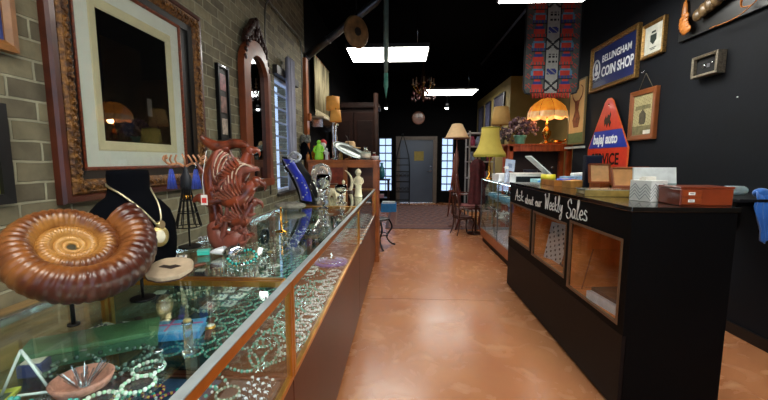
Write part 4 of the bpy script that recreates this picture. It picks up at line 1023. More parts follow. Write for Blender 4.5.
MB().box(-.06, .06, -.04, .04, 0, .10).build('block', WOODR, t, .004); MB().box(-.066, .066, -.046, .046, .10, .112).build('block_top', WOODD, t, .003)
t = thing('ivory_horn', 'curved ivory tusk standing upright on the far showcase', 'horn', (-.60, 4.15, TOP))
MB().tube(spline([(0, 0, .015), (.02, 0, .08), (.015, 0, .16), (-.02, 0, .22), (-.06, 0, .25)], 6), [.022-.0008*i for i in range(25)], 10).build('tusk', IVORY, t)
MB().lathe([(.035, 0), (.035, .012), (.02, .02)]).build('base', WOODD, t)
# end post of the row
t = thing('end_post', 'orange wood post at the aisle end of the glass showcases', 'post', (-.335, 4.69, 0))
wb(MB().box(-.375, -.305, 4.66, 4.72, 0, 1.345), 'post_shaft', WOODO, t, .004)
wb(MB().box(-.385, -.295, 4.65, 4.73, 0, .08), 'post_foot', WOODO, t, .004)

# ============================================================ WOODEN CABINET ACROSS THE END
y0, y1 = 4.76, 5.16
t = thing('wooden_display_cabinet', 'orange brown open wooden cabinet standing across the end of the showcases', 'cabinet', (-.8, 4.96, 0))
wb(MB().box(-1.27, -.30, y0, y1, 1.32, 1.352), 'cabinet_top', WOODO, t, .004)
for x in (-1.25, -.78, -.37): wb(MB().box(x, x+.05, y0+.01, y0+.05, 0, 1.32), 'front_post', WOODO, t, .003)
for x in (-1.25, -.37): wb(MB().box(x, x+.05, y1-.05, y1-.01, 0, 1.32), 'rear_post', WOODO, t, .003)
wb(MB().box(-1.20, -.37, y0+.012, y0+.035, 1.25, 1.32), 'front_apron', WOODO, t, .002)
wb(MB().box(-1.2, -.37, y1-.03, y1-.015, .1, 1.32), 'back_panel', WOODD, t)
wb(MB().box(-1.2, -.37, y0+.02, y1-.03, .93, .95).box(-1.2, -.37, y0+.02, y1-.03, .45, .47), 'shelf', WOODO, t)
wb(MB().box(-1.2, -.78, y0+.03, y0+.045, .95, 1.25), 'red_brown_panel', M('7A2E1A', .35, var=.3), t)
CTOP = 1.353
def onc(px, y=4.95): return at(px, 158, Y=y).x
def bottle(x, y, z, h, r, mt, cap, label, group=None, lm=None):
    t = thing('glass_bottle', label, 'bottle', (x, y, z), group=group)
    MB().lathe([(r*.9, 0), (r, .008), (r, h*.6), (r*.35, h*.75), (r*.32, h*.9)], n=16).build('bottle_body', mt, t)
    MB().lathe([(r*.4, h*.9), (r*.45, h), (.001, h*1.01)], n=12).build('stopper', cap, t)
    if lm: MB().lathe([(r*1.01, h*.15), (r*1.01, h*.5)], n=16).build('paper_label', lm, t)
GL1 = M('A8B8B4', .08, trans=.8, ior=1.45)
bottle(onc(366), 4.90, CTOP, .17, .07, GL1, CRYSTAL, 'squat clear decanter beside the pewter platter', None, M('D8D0B8', .6))
bottle(onc(374), 5.0, CTOP, .10, .04, M('7A1E1A', .2, trans=.3), WHITE, 'small dark red bottle at the aisle end of the cabinet top', None, M('E6E0D0', .6))
t = thing('pewter_platter', 'oval pewter platter tilted on the cabinet top', 'platter', (onc(350), 4.86, CTOP+.10), .2); t.scale = (1.1, 1.1, 1.1)
mp_ = Matrix.Rotation(.45, 4, 'Y') @ Matrix.Rotation(-.9, 4, 'X') 
mp_ = Matrix.Rotation(.40, 4, 'Y') @ Matrix.Rotation(.55, 4, 'X')
MB().lathe([(.001, 0), (.14, .002), (.16, .016), (.215, .024), (.218, .030), (.16, .022), (.14, .008), (.001, .006)], n=36, sy=.55, M4=mp_).build('platter_body', M('6E7470', .35, .9, var=.2), t)
MB().tube([Matrix(mp_) @ Vector(q_) for q_ in arc((0, 0, .028), .216, 0, 2*PI, 40, 'xy', .119)], .006, 6, True).build('beaded_rim', PEWTER, t)
t = thing('straw_hat', 'straw hat with black band and feather on the cabinet', 'hat', (onc(349), 5.05, CTOP+.16), .2); t.scale = (.8, .7, .9)
MB().lathe([(.19, 0), (.195, .008), (.10, .022), (.092, .085), (.07, .108), (.001, .112)], n=28, sy=.85).build('straw_body', M('B9976A', .8, var=.3, vs=60, bump=.5, bs=90), t)
MB().lathe([(.098, .024), (.094, .05), (.09, .05)], n=28, sy=.85).build('hat_band', BLACKM, t)
MB().tube(spline([(-.03, -.08, .03), (-.04, -.09, .14), (-.08, -.09, .20)], 5), [.010-.0008*i for i in range(11)], 6).build('feather', M('2A2420', .6), t)
t = thing('hat_stand', 'short wooden block stand holding up the straw hat', 'stand', (onc(349), 5.02, CTOP))
MB().lathe([(.07, 0), (.07, .015), (.02, .03), (.02, .13), (.06, .155), (.001, .158)]).build('turned_stand', M('A86C38', .4), t)
t = thing('lime_figurine', 'bright lime green standing figurine on the cabinet top', 'figurine', (onc(321), 4.84, CTOP))
MB().lathe([(.055, 0), (.062, .02), (.05, .1), (.045, .16), (.03, .2), (.018, .215)], n=18).ball((0, 0, .235), (.03, .03, .03)).build('body', M('9BE03A', .35, var=.1), t)
for sx in (-1, 1): MB().tube(spline([(sx*.04, 0, .18), (sx*.065, -.02, .13), (sx*.04, -.05, .10)], 4), .014, 8).build('arm', M('9BE03A', .35, var=.1), t)
t = thing('orange_vase', 'amber orange glass vase behind the lime figurine', 'vase', (onc(315), 4.98, CTOP))
MB().lathe([(.03, 0), (.055, .03), (.06, .09), (.03, .14), (.02, .17), (.03, .19)], n=18).build('vase_body', M('D98A1E', .15, trans=.3), t)
def head(x, y, z, label, skin, hair, hs=1):
    t = thing('doll_head', label, 'ornament', (x, y, z))
    MB().lathe([(.05*hs, 0), (.045*hs, .015), (.02*hs, .03), (.022*hs, .06)]).ball((0, 0, .1*hs), (.045*hs, .045*hs, .055*hs)).ball((0, -.045*hs, .1*hs), (.008, .01, .01), 6, 4).build('head', skin, t)
    MB().ball((0, .01, .125*hs), (.05*hs, .05*hs, .045*hs)).build('hat', hair, t)
head(onc(324), 4.90, CTOP+.105, 'red capped white ornament above the lime figurine', M('E8E0DC', .4), M('C82A2A', .5))
t = thing('red_box', 'small dark red box under the red capped ornament', 'box', (onc(325), 4.92, CTOP))
MB().box(-.06, .06, -.05, .05, 0, .09).build('box_body', M('6A1A16', .4), t, .003); MB().box(-.062, .062, -.052, .052, .09, .104).build('lid', M('8A2A1C', .4), t, .003)
t = thing('display_bust', 'black display bust topped with a grey fur collar', 'display bust', (onc(306), 4.88, CTOP))
MB().lathe([(.08, 0), (.1, .02), (.09, .1), (.06, .17), (.045, .2), (.045, .24), (.001, .25)], n=22, sy=.7).build('black_torso', VELVET, t)
mb = MB(); r5 = random.Random(4)
for k in range(26): q = r5.uniform(0, 6.28); mb.ball((.045*math.cos(q)+.02, .03*math.sin(q)-.01, .27+r5.uniform(-.03, .05)), r5.uniform(.022, .035), 7, 5)
mb.build('grey_fur', M('7C7A70', .9, var=.5, vs=50, bump=1, bs=80), t)
head(onc(296), 4.86, CTOP, 'white faced ornament beside the black display bust', M('C8D0DC', .3), M('E0E4EA', .5), 1.1)
# two orange shaded lamps
def tlamp(x, y, z, h, rs0, rs1, hs, mt, bm, label, bs_=1., em=None, group=None, prof=None):
    t = thing('table_lamp', label, 'lamp', (x, y, z), group=group)
    MB().lathe(prof or [(.06*bs_, 0), (.06*bs_, .012), (.02*bs_, .03), (.03*bs_, h*.2), (.012*bs_, h*.34), (.022*bs_, h*.45), (.008, h*.6), (.008, h-hs*.3)], n=18).build('lamp_base', bm, t)
    o = MB().lathe([(rs0, h-hs), (rs1, h), (rs1-.004, h), (rs0-.004, h-hs)], n=28).build('lamp_shade', mt, t)
    MB().tube(arc((0, 0, h-.01), rs1-.004, 0, 2*PI, 20, 'xy'), .003, 5, True).tube([(-rs1+.004, 0, h-.01), (rs1-.004, 0, h-.01)], .003, 5).build('shade_ring', BRASS, t)
    MB().lathe([(.004, h-.02), (.012, h+.005), (.001, h+.03)], n=10).build('finial', BRASS, t)
    return t
OSH = M('C98A3A', .8, var=.08, em=.12)
p1 = at(333, 110, Y=5.08); p2 = at(336, 122, Y=4.92)
tlamp(p1.x, 5.08, CTOP, at(333, 97, Y=5.08).z-CTOP, .095, .09, .18, OSH, SILVER, 'taller orange cylinder shaded lamp on the cabinet top')
tlamp(p2.x, 4.90, CTOP, at(336, 110, Y=4.90).z-CTOP, .08, .065, .155, OSH, SILVER, 'shorter orange shaded lamp with silver stem in front of the taller one')
# more small goods along the cabinet top
bottle(onc(342), 4.84, CTOP, .13, .03, M('B88A3A', .2, trans=.4), BRASS, 'small amber bottle in front of the lamp with the silver stem')
bottle(onc(357), 5.08, CTOP, .15, .035, GL1, BRASS, 'slim clear bottle between the straw hat and the squat decanter')
bottle(onc(310), 4.84, CTOP, .11, .03, M('C8742A', .2, trans=.3), BLACKM, 'small orange bottle left of the lime figurine')
figurine(onc(329), 4.80, CTOP, .15, 'tiny white carved figure right of the lime figurine', None, M('D8D4CC', .4))
figurine(onc(301), 4.84, CTOP, .2, 'dark bronze figure at the window end of the cabinet top', None, M('3A3630', .3, .7))
pot('small white teacup by the decanter at the aisle end of the cabinet top', 'cup', None, [(.02, 0), (.04, .02), (.045, .05), (.04, .05), (.015, .01)], WHITE, name='teacup').location = (onc(376), 4.85, CTOP)
# garment on shelf on wall above
t = thing('wall_shelf', 'white edged wooden shelf on the brick wall under the striped hanging', 'shelf', (XL+.12, 5.7, 1.96))
wb(MB().box(XL+.003, XL+.24, 5.3, 6.5, 1.96, 1.99), 'shelf_board', M('A09880', .5), t, .003)
for y in (5.4, 6.4): wb(MB().box(XL+.003, XL+.2, y, y+.02, 1.84, 1.958), 'bracket', SILVER, t)
# dark wood armoire beyond
t = thing('dark_wood_armoire', 'tall dark red wood armoire in the shadow behind the cabinet', 'wardrobe', (-.85, 6.9, 0))
DW = M('180A06', .5, var=.3, vs=5, stretch=(1, 1, 5), spec=.15)
wb(MB().box(-1.33, -.47, 6.75, 7.2, .1, 2.3), 'carcass', DW, t, .004)
wb(MB().box(-1.36, -.42, 6.70, 7.22, 2.3, 2.37).box(-1.34, -.45, 6.72, 7.21, 2.37, 2.40), 'cornice', DW, t, .008)
for a_, b_ in ((-1.31, -.91), (-.89, -.49)):
    dd = wb(MB().box(a_, b_, 6.72, 6.748, .2, 2.22), 'door', M('1E0C06', .5, var=.3, vs=5, stretch=(1, 1, 5), spec=.15), t, .004)
    MB().box(a_+.06, b_-.06, 6.705, 6.72, .35, 2.07).build('door_panel', DW, dd, .006)
    MB().ball((-.94 if a_ < -1 else -.86, 6.70, 1.2), .014).build('knob', BRASS, dd)
wb(MB().box(-1.36, -1.3, 6.71, 6.77, 0, .1).box(-.5, -.44, 6.71, 6.77, 0, .1).box(-1.36, -1.3, 7.14, 7.2, 0, .1).box(-.5, -.44, 7.14, 7.2, 0, .1), 'feet', DW, t)
t = MB().cyl((0, 0, 0), (0, 0, 2.5), .04, n=14).solo('timber_post', 'round dark timber post beside the dark armoire', 'post', M('1C0D07', .7, var=.3, spec=.1), (-.46, 6.4, 0))
# black iron chair at the end of the cases
def ironchair(x, y, rz, label):
    t = thing('iron_chair', label, 'chair', (x, y, 0), rz)
    MB().lathe([(.19, .43), (.2, .44), (.19, .455), (.001, .46)], n=24).build('seat', M('1A1614', .5), t)
    for sx in (-1, 1):
        for sy in (-1, 1):
            MB().tube(spline([(sx*.15, sy*.15, .43), (sx*.19, sy*.19, .3), (sx*.13, sy*.13, .16), (sx*.17, sy*.17, .05), (sx*.23, sy*.23, .012)], 5), .013, 7).build('leg', BLACKM, t)
    MB().tube(spline([(-.17, .15, .44), (-.2, .2, .7), (-.12, .22, .92), (0, .22, .97), (.12, .22, .92), (.2, .2, .7), (.17, .15, .44)], 6), .013, 7).build('back_frame', BLACKM, t)
    mb = MB()
    for sx in (-1, 1): mb.tube(spline([(sx*.02, .17, .45), (sx*.1, .2, .6), (sx*.03, .21, .75), (sx*.08, .22, .85), (0, .22, .8)], 5), .008, 6)
    mb.build('back_scrolls', BLACKM, t)
    MB().tube(arc((0, 0, .2), .18, 0, 2*PI, 24, 'xy'), .008, 6, True).build('stretcher_ring', BLACKM, t)
ironchair(-.40, 5.52, 1.2, 'black iron chair with curled legs just past the orange end post')
# dark table with goods by the left back window
t = thing('side_table', 'dark small side table holding a teal lamp by the left back window', 'table', (-.62, 9.9, 0))
MB().box(-.3, .3, -.25, .25, .80, .83).build('tabletop', DW, t, .004)
for sx in (-1, 1):
    for sy in (-1, 1): MB().cyl((sx*.25, sy*.2, 0), (sx*.25, sy*.2, .8), .018, .026, 8).build('leg', DW, t)
MB().box(-.27, .27, -.2, .2, .3, .32).build('lower_shelf', DW, t)
pot('teal glass vase on the dark side table by the back window', 'vase', None, [(.05, 0), (.09, .1), (.08, .25), (.03, .38), (.05, .45)], M('2A6A78', .2)).location = (-.55, 9.85, .831)
scatter(box('x', 'small boxes on the side table shelf', 'A87A8A', (.12, .1, .1)), [(-.72, 9.8, .321, 0), (-.55, 9.8, .321, 0)], ['mauve lidded box on the lower shelf of the dark side table'])

# ============================================================ RIGHT WALL PIECES
def rq(px0, py0, px1, py1):   # left-top and right-bottom pixel of a piece on the right wall -> centre y, z0, w, h
    a = at(px0, py0, X=XR-.02); b = at(px1, py1, X=XR-.02)
    return (a.y+b.y)/2, b.z, a.y-b.y, a.z-b.z
GF = M('8A6A3A', .35, .6, var=.4, vs=60, bump=.6, bs=80)
# coin shop sign
w_, h_ = .99, .58
t = thing('framed_shop_sign', 'navy framed sign with white BELLINGHAM COIN SHOP lettering and coin emblem', 'sign', (XR-.02, 4.70, 2.25), RIGHTWALL)
swept_frame(w_, h_, [(0, -.018), (0, .025), (.02, .03), (.03, .018), (.05, .012), (.055, 0)]).build('gilt_frame', GF, t)
flat_panel(MB(), w_, h_, .052, .004).build('navy_panel', M('18255A', .4, var=.1, vs=3), t)
WL = M('E8ECF0', .6, var=.02)
writing('top_line', 'BELLINGHAM', .118, WL, t, -.235, .345, -.006, sx=.86, bold=.002, spacing=1.0)
writing('bottom_line', 'COIN SHOP', .165, WL, t, -.235, .165, -.006, sx=.74, bold=.004)
mb = MB(); 
for r_ in (.115, .100): mb.tube(arc((-.36, -.006, .28), r_*.75, 0, 2*PI, 30, ry=r_*1.1), .004, 5, True)
mb.lathe([(.001, 0), (.04, .001)], (-.36, -.006, .30), 14, M4=None) if 0 else None
mb.ball((-.36, -.006, .31), (.035, .003, .05), 12, 8).ball((-.36, -.006, .235), (.05, .003, .03), 12, 6).box(-.43, -.29, -.0075, -.005, .165, .18)
mb.tube([(-.43, -.006, .19), (-.46, -.006, .14), (-.25, -.006, .14), (-.29, -.006, .19)], .004, 5)
mb.build('coin_emblem', WL, t)
# small crest frame
y, z, w_, h_ = rq(645, 24, 668, 53)
t = thing('framed_certificate', 'small white crest print in an ornate speckled gold frame', 'picture', (XR-.02, 3.98, 2.41), RIGHTWALL); w_, h_ = .33, .35
swept_frame(w_, h_, [(0, -.018), (0, .02), (.015, .025), (.035, .01), (.035, 0)]).build('gilt_frame', GF, t)
flat_panel(MB(), w_, h_, .033, .005).build('white_print', M('C8C8BC', .7), t)
mb = MB().prism([(-.045, .22), (.045, .22), (.045, .16), (0, .12), (-.045, .16)], -.0065, -.0052).box(-.03, .03, -.0065, -.0052, .235, .255)
mb.box(-.05, .05, -.0065, -.0052, .085, .092).box(-.035, .035, -.0065, -.0052, .070, .076); mb.build('crest', M('23302A', .6), t)
# shadow box
t = thing('shadow_box_frame', 'small silver framed shadow box holding coins on the black wall', 'picture', (XR-.04, 3.25, 2.05), RIGHTWALL); w_, h_ = .26, .18
swept_frame(w_, h_, [(0, -.038), (0, .03), (.004, .036), (.022, .03), (.022, 0)]).build('pewter_frame', M('8C8270', .35, .6, var=.3, vs=60), t)
flat_panel(MB(), w_, h_, .022, .004).build('black_backing', M('08080A', .8), t)
MB().lathe([(.022, .006), (.001, .008)], M4=Matrix.Translation((-.03, 0, .09)) @ m4, n=18).build('silver_coin', SILVER, t)
MB().lathe([(.012, .006), (.001, .008)], M4=Matrix.Translation((.05, 0, .10)) @ m4, n=14).build('small_coin', SILVER, t)
MB().box(.0, .03, -.0075, -.005, .07, .1).build('paper_tag', M('5A5A60', .6), t)
# hanging photograph
t = thing('framed_photograph', 'old sepia photograph in a brown wood frame hung from a hook by cord', 'picture', (XR-.02, 4.06, 1.565), RIGHTWALL); w_, h_ = .42, .53
swept_frame(w_, h_, [(0, -.018), (0, .02), (.01, .024), (.05, .018), (.055, .008), (.055, 0)]).build('wood_frame', M('7C4420', .4, var=.2, vs=5), t)
def sep(u, v, i, j):
    if abs(u-.5) < .17 and .25 < v < .62 and ((u-.5)**2/.03+(v-.42)**2/.04) < 1: return 1
    if .62 < v < .75 and abs(u-.5) < .38: return 2
    if v < .22: return 2
    return 0 if (i+2*j) % 5 else 3
MB().grid(w_-.10, h_-.10, 24, 30, sep, -.004, 0, .05).build('sepia_print', [M('A89C70', .7), M('4A4230', .7, var=.3), M('6E6644', .7, var=.3), M('8C8258', .7)], t)
MB().box(.03, .14, -.007, -.005, .06, .10).build('white_caption', M('D8D4C4', .7), t)
MB().tube([(-.12, .01, h_-.01), (.0, .0, h_+.17), (.12, .01, h_-.01)], .003, 5).build('hanging_cord', M('6A6450', .7), t)
MB().cyl((-.0, .018, h_+.172), (-.0, -.05, h_+.172), .005, n=8).tube([(0, -.045, h_+.172), (.05, -.05, h_+.178)], .004, 6).build('wall_hook', SILVER, t)
# lobster plaque
t = thing('lobster_plaque', 'large mounted lobster on a black board cut by the top right corner', 'plaque', (XR-.012, 2.90, 2.43), RIGHTWALL)
MB().box(-.72, .72, -.022, .008, 0, .66).build('black_board', M('09090A', .35), t, .004)
LB = M('8A5A30', .4, var=.4, vs=14, bump=.3); LC = M('B8702E', .35, var=.3, vs=18)
mb = MB()
S = spline([(.45, -.07, .52), (.25, -.08, .42), (.05, -.08, .34), (-.1, -.075, .27)], 8)
mb = MB()
prev = [(.55, .50), (.42, .44), (.28, .385), (.12, .33), (-.04, .285)]
sh = MB().ball((.18, -.075, .345), (.28, .05, .085), 18, 10, M4=None)
def seg(c, r, M_): mb.ball(c, r, 14, 8, M4=M_)
rot = Matrix.Translation((-.04, -.07, .29)) @ Matrix.Rotation(-.30, 4, 'Y') @ Matrix.Scale(1.15, 4)
mb.ball((.10, 0, 0), (.20, .045, .085), 18, 10, M4=rot)
for k in range(6): mb.ball((-.10-.055*k, 0, -.003*k), (.042, .04-.003*k, .075-.006*k), 14, 8, M4=rot)
mb.build('shell_body', M('6A5436', .35, var=.45, vs=12, coat=.3), t)
mb = MB()
for k, q in enumerate((-.9, -.45, 0, .45, .9)): mb.ball((-.47-.02*math.cos(q)*2, 0, .06*q), (.05, .012, .028), 10, 6, M4=rot)
mb.build('tail_fan', LC, t)
for s_, dz in ((1, .12), (-1, -.14)):
    mb = MB().tube([rot @ Vector(p_) for p_ in spline([(.22, 0, s_*.05), (.30, 0, s_*.12), (.38, 0, s_*.13)], 5)], [.02]*11, 8)
    mb.ball((.48, 0, s_*.14), (.11, .035, .06), 14, 8, M4=rot).ball((.58, 0, s_*.10), (.06, .02, .02), 10, 6, M4=rot)
    mb.build('claw', M('A8582A', .35, var=.3, vs=12, c2='C89048'), t)
for k in range(4):
    for s_ in (-1, 1):
        MB().tube([rot @ Vector(p_) for p_ in spline([(.02+.05*k, -.0, s_*.06), (-.02+.06*k, -.02, s_*.15), (-.06+.07*k, 0, s_*.20), (.0+.07*k, .01, s_*.235)], 5)], [.011-.0005*i for i in range(16)], 7).build('walking_leg', LC, t)
mb = MB()
for s_ in (-1, 1): mb.tube([rot @ Vector(p_) for p_ in spline([(.29, -.01, s_*.02), (.2, -.03, s_*.20), (-.05, -.02, s_*.26), (-.3, 0, s_*.18)], 8)], .004, 5)
mb.build('antennae', LC, t)
MB().ball((-.66, -.03, .07), (.014, .012, .012)).build('white_pin', WHITE, t)
MB().ball((-.64, -.04, .22), (.03, .02, .13), 10, 8).build('orange_claw_tip', LC, t)
# bajaj sign
t = thing('enamel_sign', 'red and blue triangular enamel sign reading bajaj auto SERVICE', 'sign', (XR-.035, 4.68, 1.27), RIGHTWALL); t.scale = (.92, 1, .96)
def sil(z):   # half width at height z of the sign
    return .47-.40*(z/.80)
H_S = .86
out = [(-.47, .0), (-.475, .22), (-.12, .78), (-.10, .82), (-.04, .86), (.04, .86), (.10, .82), (.12, .78), (.475, .22), (.47, 0)]
def slab(z0, z1, d0, d1):
    def hw(z): return .47 if z <= .22 else .475-(.355)*(z-.22)/.56 if z <= .78 else .12
    return [(-hw(z0), z0), (-hw(z1), z1), (hw(z1), z1), (hw(z0), z0)]
MB().prism([(x*1.03, z-.01 if z < .1 else z+.012) for x, z in out], -.004, .004).build('orange_border', M('C85A28', .4), t)
RD = M('C8351E', .35, var=.08, coat=.3); BU = M('20369A', .35, var=.08, coat=.3)
MB().prism(slab(.47, .78, 0, 0)[:2]+[(-.10, .82), (-.04, .85), (.04, .85), (.10, .82)]+slab(.47, .78, 0, 0)[2:], -.007, -.0045).build('red_top', RD, t)
MB().prism(slab(.24, .465, 0, 0), -.007, -.0045).build('blue_band', BU, t)
MB().prism([(-.465, 0), (-.472, .22), (-.46, .235), (.46, .235), (.472, .22), (.465, 0)], -.007, -.0045).build('red_bottom', RD, t)
writing('blue_band_words', 'bajaj auto', .175, WL, t, -.34, .30, -.0085, sx=.86, bold=.006, shear=.12)
writing('service_word', 'SERVICE', .20, BLACKM, t, -.36, .03, -.0085, sx=.92, bold=.005)
MB().prism([(-.075, .52), (-.09, .60), (-.05, .66), (-.03, .62), (.0, .67), (.03, .65), (.05, .70), (.07, .66), (.05, .60), (.08, .56), (.05, .50), (.02, .56), (-.02, .50), (-.04, .56)], -.0085, -.0072).build('black_emblem', BLACKM, t)
MB().ball((0, -.006, .79), (.015, .004, .015)).build('mounting_screw', SILVER, t)
# poster on the wall
t = thing('framed_art_print', 'tan art print of a horned head hanging beside the enamel sign', 'picture', (XR-.015, 5.56, 1.58), RIGHTWALL); w_, h_ = .5, .93
swept_frame(w_, h_, [(0, -.012), (0, .012), (.02, .012), (.02, 0)]).build('thin_frame', M('6A5A34', .5), t)
flat_panel(MB(), w_, h_, .02, .003).build('tan_paper', M('D0A468', .8, var=.15, vs=4), t)
MB().box(-w_/2+.02, w_/2-.02, -.0042, -.003, .02, .17).build('green_margin', M('5A6A3C', .8), t)
mb = MB()
for s_ in (-1, 1): mb.tube(spline([(s_*.05, -.004, .62), (s_*.14, -.004, .70), (s_*.15, -.004, .80), (s_*.08, -.004, .85)], 6), [.018-.0008*i for i in range(19)], 6, flat=.2)
mb.prism([(-.07, .64), (.07, .64), (.05, .50), (.11, .38), (.07, .25), (-.07, .25), (-.12, .36), (-.05, .50)], -.0055, -.0032)
mb.build('horned_drawing', M('7A3A1C', .8, var=.4, vs=20), t)
MB().box(-.28, .28, -.03, .012, -.06, -.03).build('white_ledge', M('B8B8B0', .5), t)
MB().ball((0, 0, 0), .006, 8, 6).solo('white_wall_nail', 'tiny white nail head on the bare black wall', 'nail', WHITE, (XR-.004, at(738, 97, X=XR).y, at(738, 97, X=XR).z))
# hanging textile
p0 = at(524, 91, Y=5.2); p1 = at(577, 95, Y=5.2); w_ = p1.x-p0.x; zt = 3.62; zb = p0.z-.03
t = thing('patterned_textile', 'tall hanging textile with red blue and white animal figures', 'textile', ((p0.x+p1.x)/2, 5.2, zb))
def tex(u, v, i, j):
    # three columns of figures on a grey green ground, the middle one pale
    if u < .12 or u > .88: return 1 if (j//5) % 2 and .03 < u < .97 and (i+j) % 3 == 0 else 0
    jj = j % 14; colm = 0 if u < .36 else 2 if u > .64 else 1
    if colm == 1:
        if u < .39 or u > .61: return 4
        a = abs(u-.5)*50; k = (j//14) % 3
        if k == 0: return 4 if abs(a-abs(jj-7)) < 1.4 and jj > 1 else 3
        if k == 1: return 2 if (a < 4 and 4 < jj < 11 and (i+jj) % 5 > 0) else 3
        return 4 if (a < 5 and jj in (3, 4, 8, 9, 11)) and (i % 3) else 3
    a = abs(u-(.24 if colm == 0 else .76))*50
    k = (j//14+colm) % 2
    if jj < 1: return 4
    if k == 0:
        if jj < 4: return 1 if int(a) % 3 != 1 else 0
        if jj < 9: return 1 if a < 5.2 else 0
        if jj < 12: return 2 if a < 4 else 0
        return 1 if a < 2.4 else 0
    if jj < 4: return 2 if int(a) % 3 != 1 else 0
    if jj < 9: return 1 if a < 4.6 else 5
    return 5 if jj < 11 and a < 5 else 1 if a < 3.6 else 0
mb = MB().grid(w_, zt-zb, 44, 104, tex, 0, t=.004)
mb.build('woven_cloth', [M('454A48', .9, var=.15), M('A83226', .9, var=.15), M('26306E', .9, var=.15), M('8C8C88', .9, var=.1), M('14161C', .9), M('4E7A94', .9)], t)
MB().cyl((-w_/2-.08, 0, zt-zb+.01), (w_/2+.08, 0, zt-zb+.01), .015, n=10).build('hanging_rod', BLACKM, t)
MB().tube([(-w_/2-.01, 0, zt-zb), (-w_/2-.01, 0, .06), (-w_/2+.02, 0, .0), (-w_/2+.08, 0, -.015)], .012, 6).tube([(w_/2+.01, 0, zt-zb), (w_/2+.01, 0, .06), (w_/2-.02, 0, .0), (w_/2-.08, 0, -.015)], .012, 6).build('rounded_edge_binding', M('16181E', .8), t)
mb = MB()
for k in range(14): x = -w_/2+.12+(w_-.24)*k/13; mb.tube([(x, -.002, .0), (x+.004, -.002, -.07)], .012, 5)
mb.build('red_tassels', M('B0382A', .9), t)
for sx in (-1, 1): MB().cyl((sx*w_*.4, 0, zt-zb+.02), (sx*w_*.4, 0, ZC-zb), .004, n=6).build('hanging_wire', BLACKM, t)

# ============================================================ RIGHT GLASS SHOWCASE
X0, X1, Y0, Y1, TP = 1.32, 1.84, 3.96, 6.05, 1.05
t = thing('tall_glass_showcase', 'full height glass showcase standing beyond the black counter', 'showcase', (1.58, 5.0, 0))
wb(MB().box(X0+.01, X1, Y0, Y1, .09, .22), 'base_rail', WOODO, t, .004)
wb(MB().box(X0+.04, X1-.03, Y0+.03, Y1-.03, 0, .09), 'plinth', DW, t)
wb(MB().box(X0+.02, X1-.01, Y0+.01, Y1-.01, .22, .235), 'deck', M('8A8C92', .5), t)
for y in (Y0, 5.0, Y1-.012): wb(MB().box(X0, X0+.012, y, y+.012, .22, TP-.012), 'metal_post', M('77797C', .3, .8), t)
for y in (Y0, Y1-.012): wb(MB().box(X1-.012, X1, y, y+.012, .22, TP-.012), 'metal_post', M('77797C', .3, .8), t)
mb = MB().box(X0, X0+.012, Y0, Y1, TP-.012, TP).box(X1-.012, X1, Y0, Y1, TP-.012, TP).box(X0+.012, X1-.012, Y0, Y0+.012, TP-.012, TP).box(X0+.012, X1-.012, Y1-.012, Y1, TP-.012, TP)
wb(mb, 'metal_top_rails', M('77797C', .3, .8), t)
wb(MB().box(X0+.014, X1-.014, Y0+.014, Y1-.014, TP-.009, TP-.003), 'glass_top', GLASS, t)
wb(MB().box(X0+.003, X0+.008, Y0+.014, Y1-.014, .237, TP-.014), 'front_glass', GLASS, t)
for y in (Y0+.003, Y1-.008): wb(MB().box(X0+.014, X1-.014, y, y+.005, .237, TP-.014), 'end_glass', GLASS, t)
wb(MB().box(X1-.008, X1-.003, Y0+.014, Y1-.014, .237, TP-.014), 'back_panel', M('3A4650', .3), t)
for z in (.50, .78): wb(MB().box(X0+.06, X1-.02, Y0+.02, Y1-.02, z, z+.006), 'glass_shelf', GLASS, t)
wb(MB().box(X0+.02, X0+.04, Y0+.05, Y1-.05, TP-.024, TP-.014), 'light_strip', M('E8F4FF', .6, var=.01, em=CASE_E*.35), t)
r6 = random.Random(31)
def silverbowl():
    t = thing('silver_bowl', 'x', 'bowl', (0, 0, -5), group='silver bowls in the tall glass showcase')
    MB().lathe([(.03, 0), (.032, .01), (.014, .02), (.05, .05), (.07, .09), (.066, .09), (.046, .052), (.001, .03)], n=18).build('bowl_body', SILVER, t)
    MB().lathe([(.070, .088), (.076, .092), (.070, .096)], n=18).build('rolled_rim', SILVER, t)
    return t
scatter(silverbowl(), [(X0+.14+.0*i, 4.3+.32*i, .507) for i in range(6)]+[(X0+.33, 4.5+.3*i, .787) for i in range(5)], ['silver footed bowl inside the tall glass showcase'])
b = box('x', 'pale blue boxes in the tall glass showcase', '6FA6C4', (.16, .12, .05), 'A8C8DC')
scatter(b, [(X0+.15, 4.25+.3*i, .787, PI/2+.1*i) for i in range(6)], ['open pale blue box on the upper shelf of the tall glass showcase'])
scatter(strand(('E6E6EA', 'B0B8C4'), 'x', 'silver strands in the tall glass showcase'), [(X0+.13, 4.2+.21*i, .236, .4*i) for i in range(8)], ['silver bead strand on the deck of the tall glass showcase'])
t = thing('coral_cluster', 'spiky white coral cluster on the middle shelf behind the glass', 'coral', (X0+.17, 5.15, .507))
mb = MB()
for k in range(60): q = r6.uniform(0, 6.28); e_ = r6.uniform(.1, 1.4); l_ = r6.uniform(.06, .13); mb.tube([(r6.uniform(-.1, .1), r6.uniform(-.03, .03), .02), (l_*math.cos(q)*math.cos(e_)*1.4, l_*math.sin(q)*math.cos(e_), .02+l_*math.sin(e_))], [.010, .004], 5)
mb.ball((0, 0, .02), (.12, .07, .03)).build('coral_branches', M('DCD8D4', .6), t)
TG = TP+.001
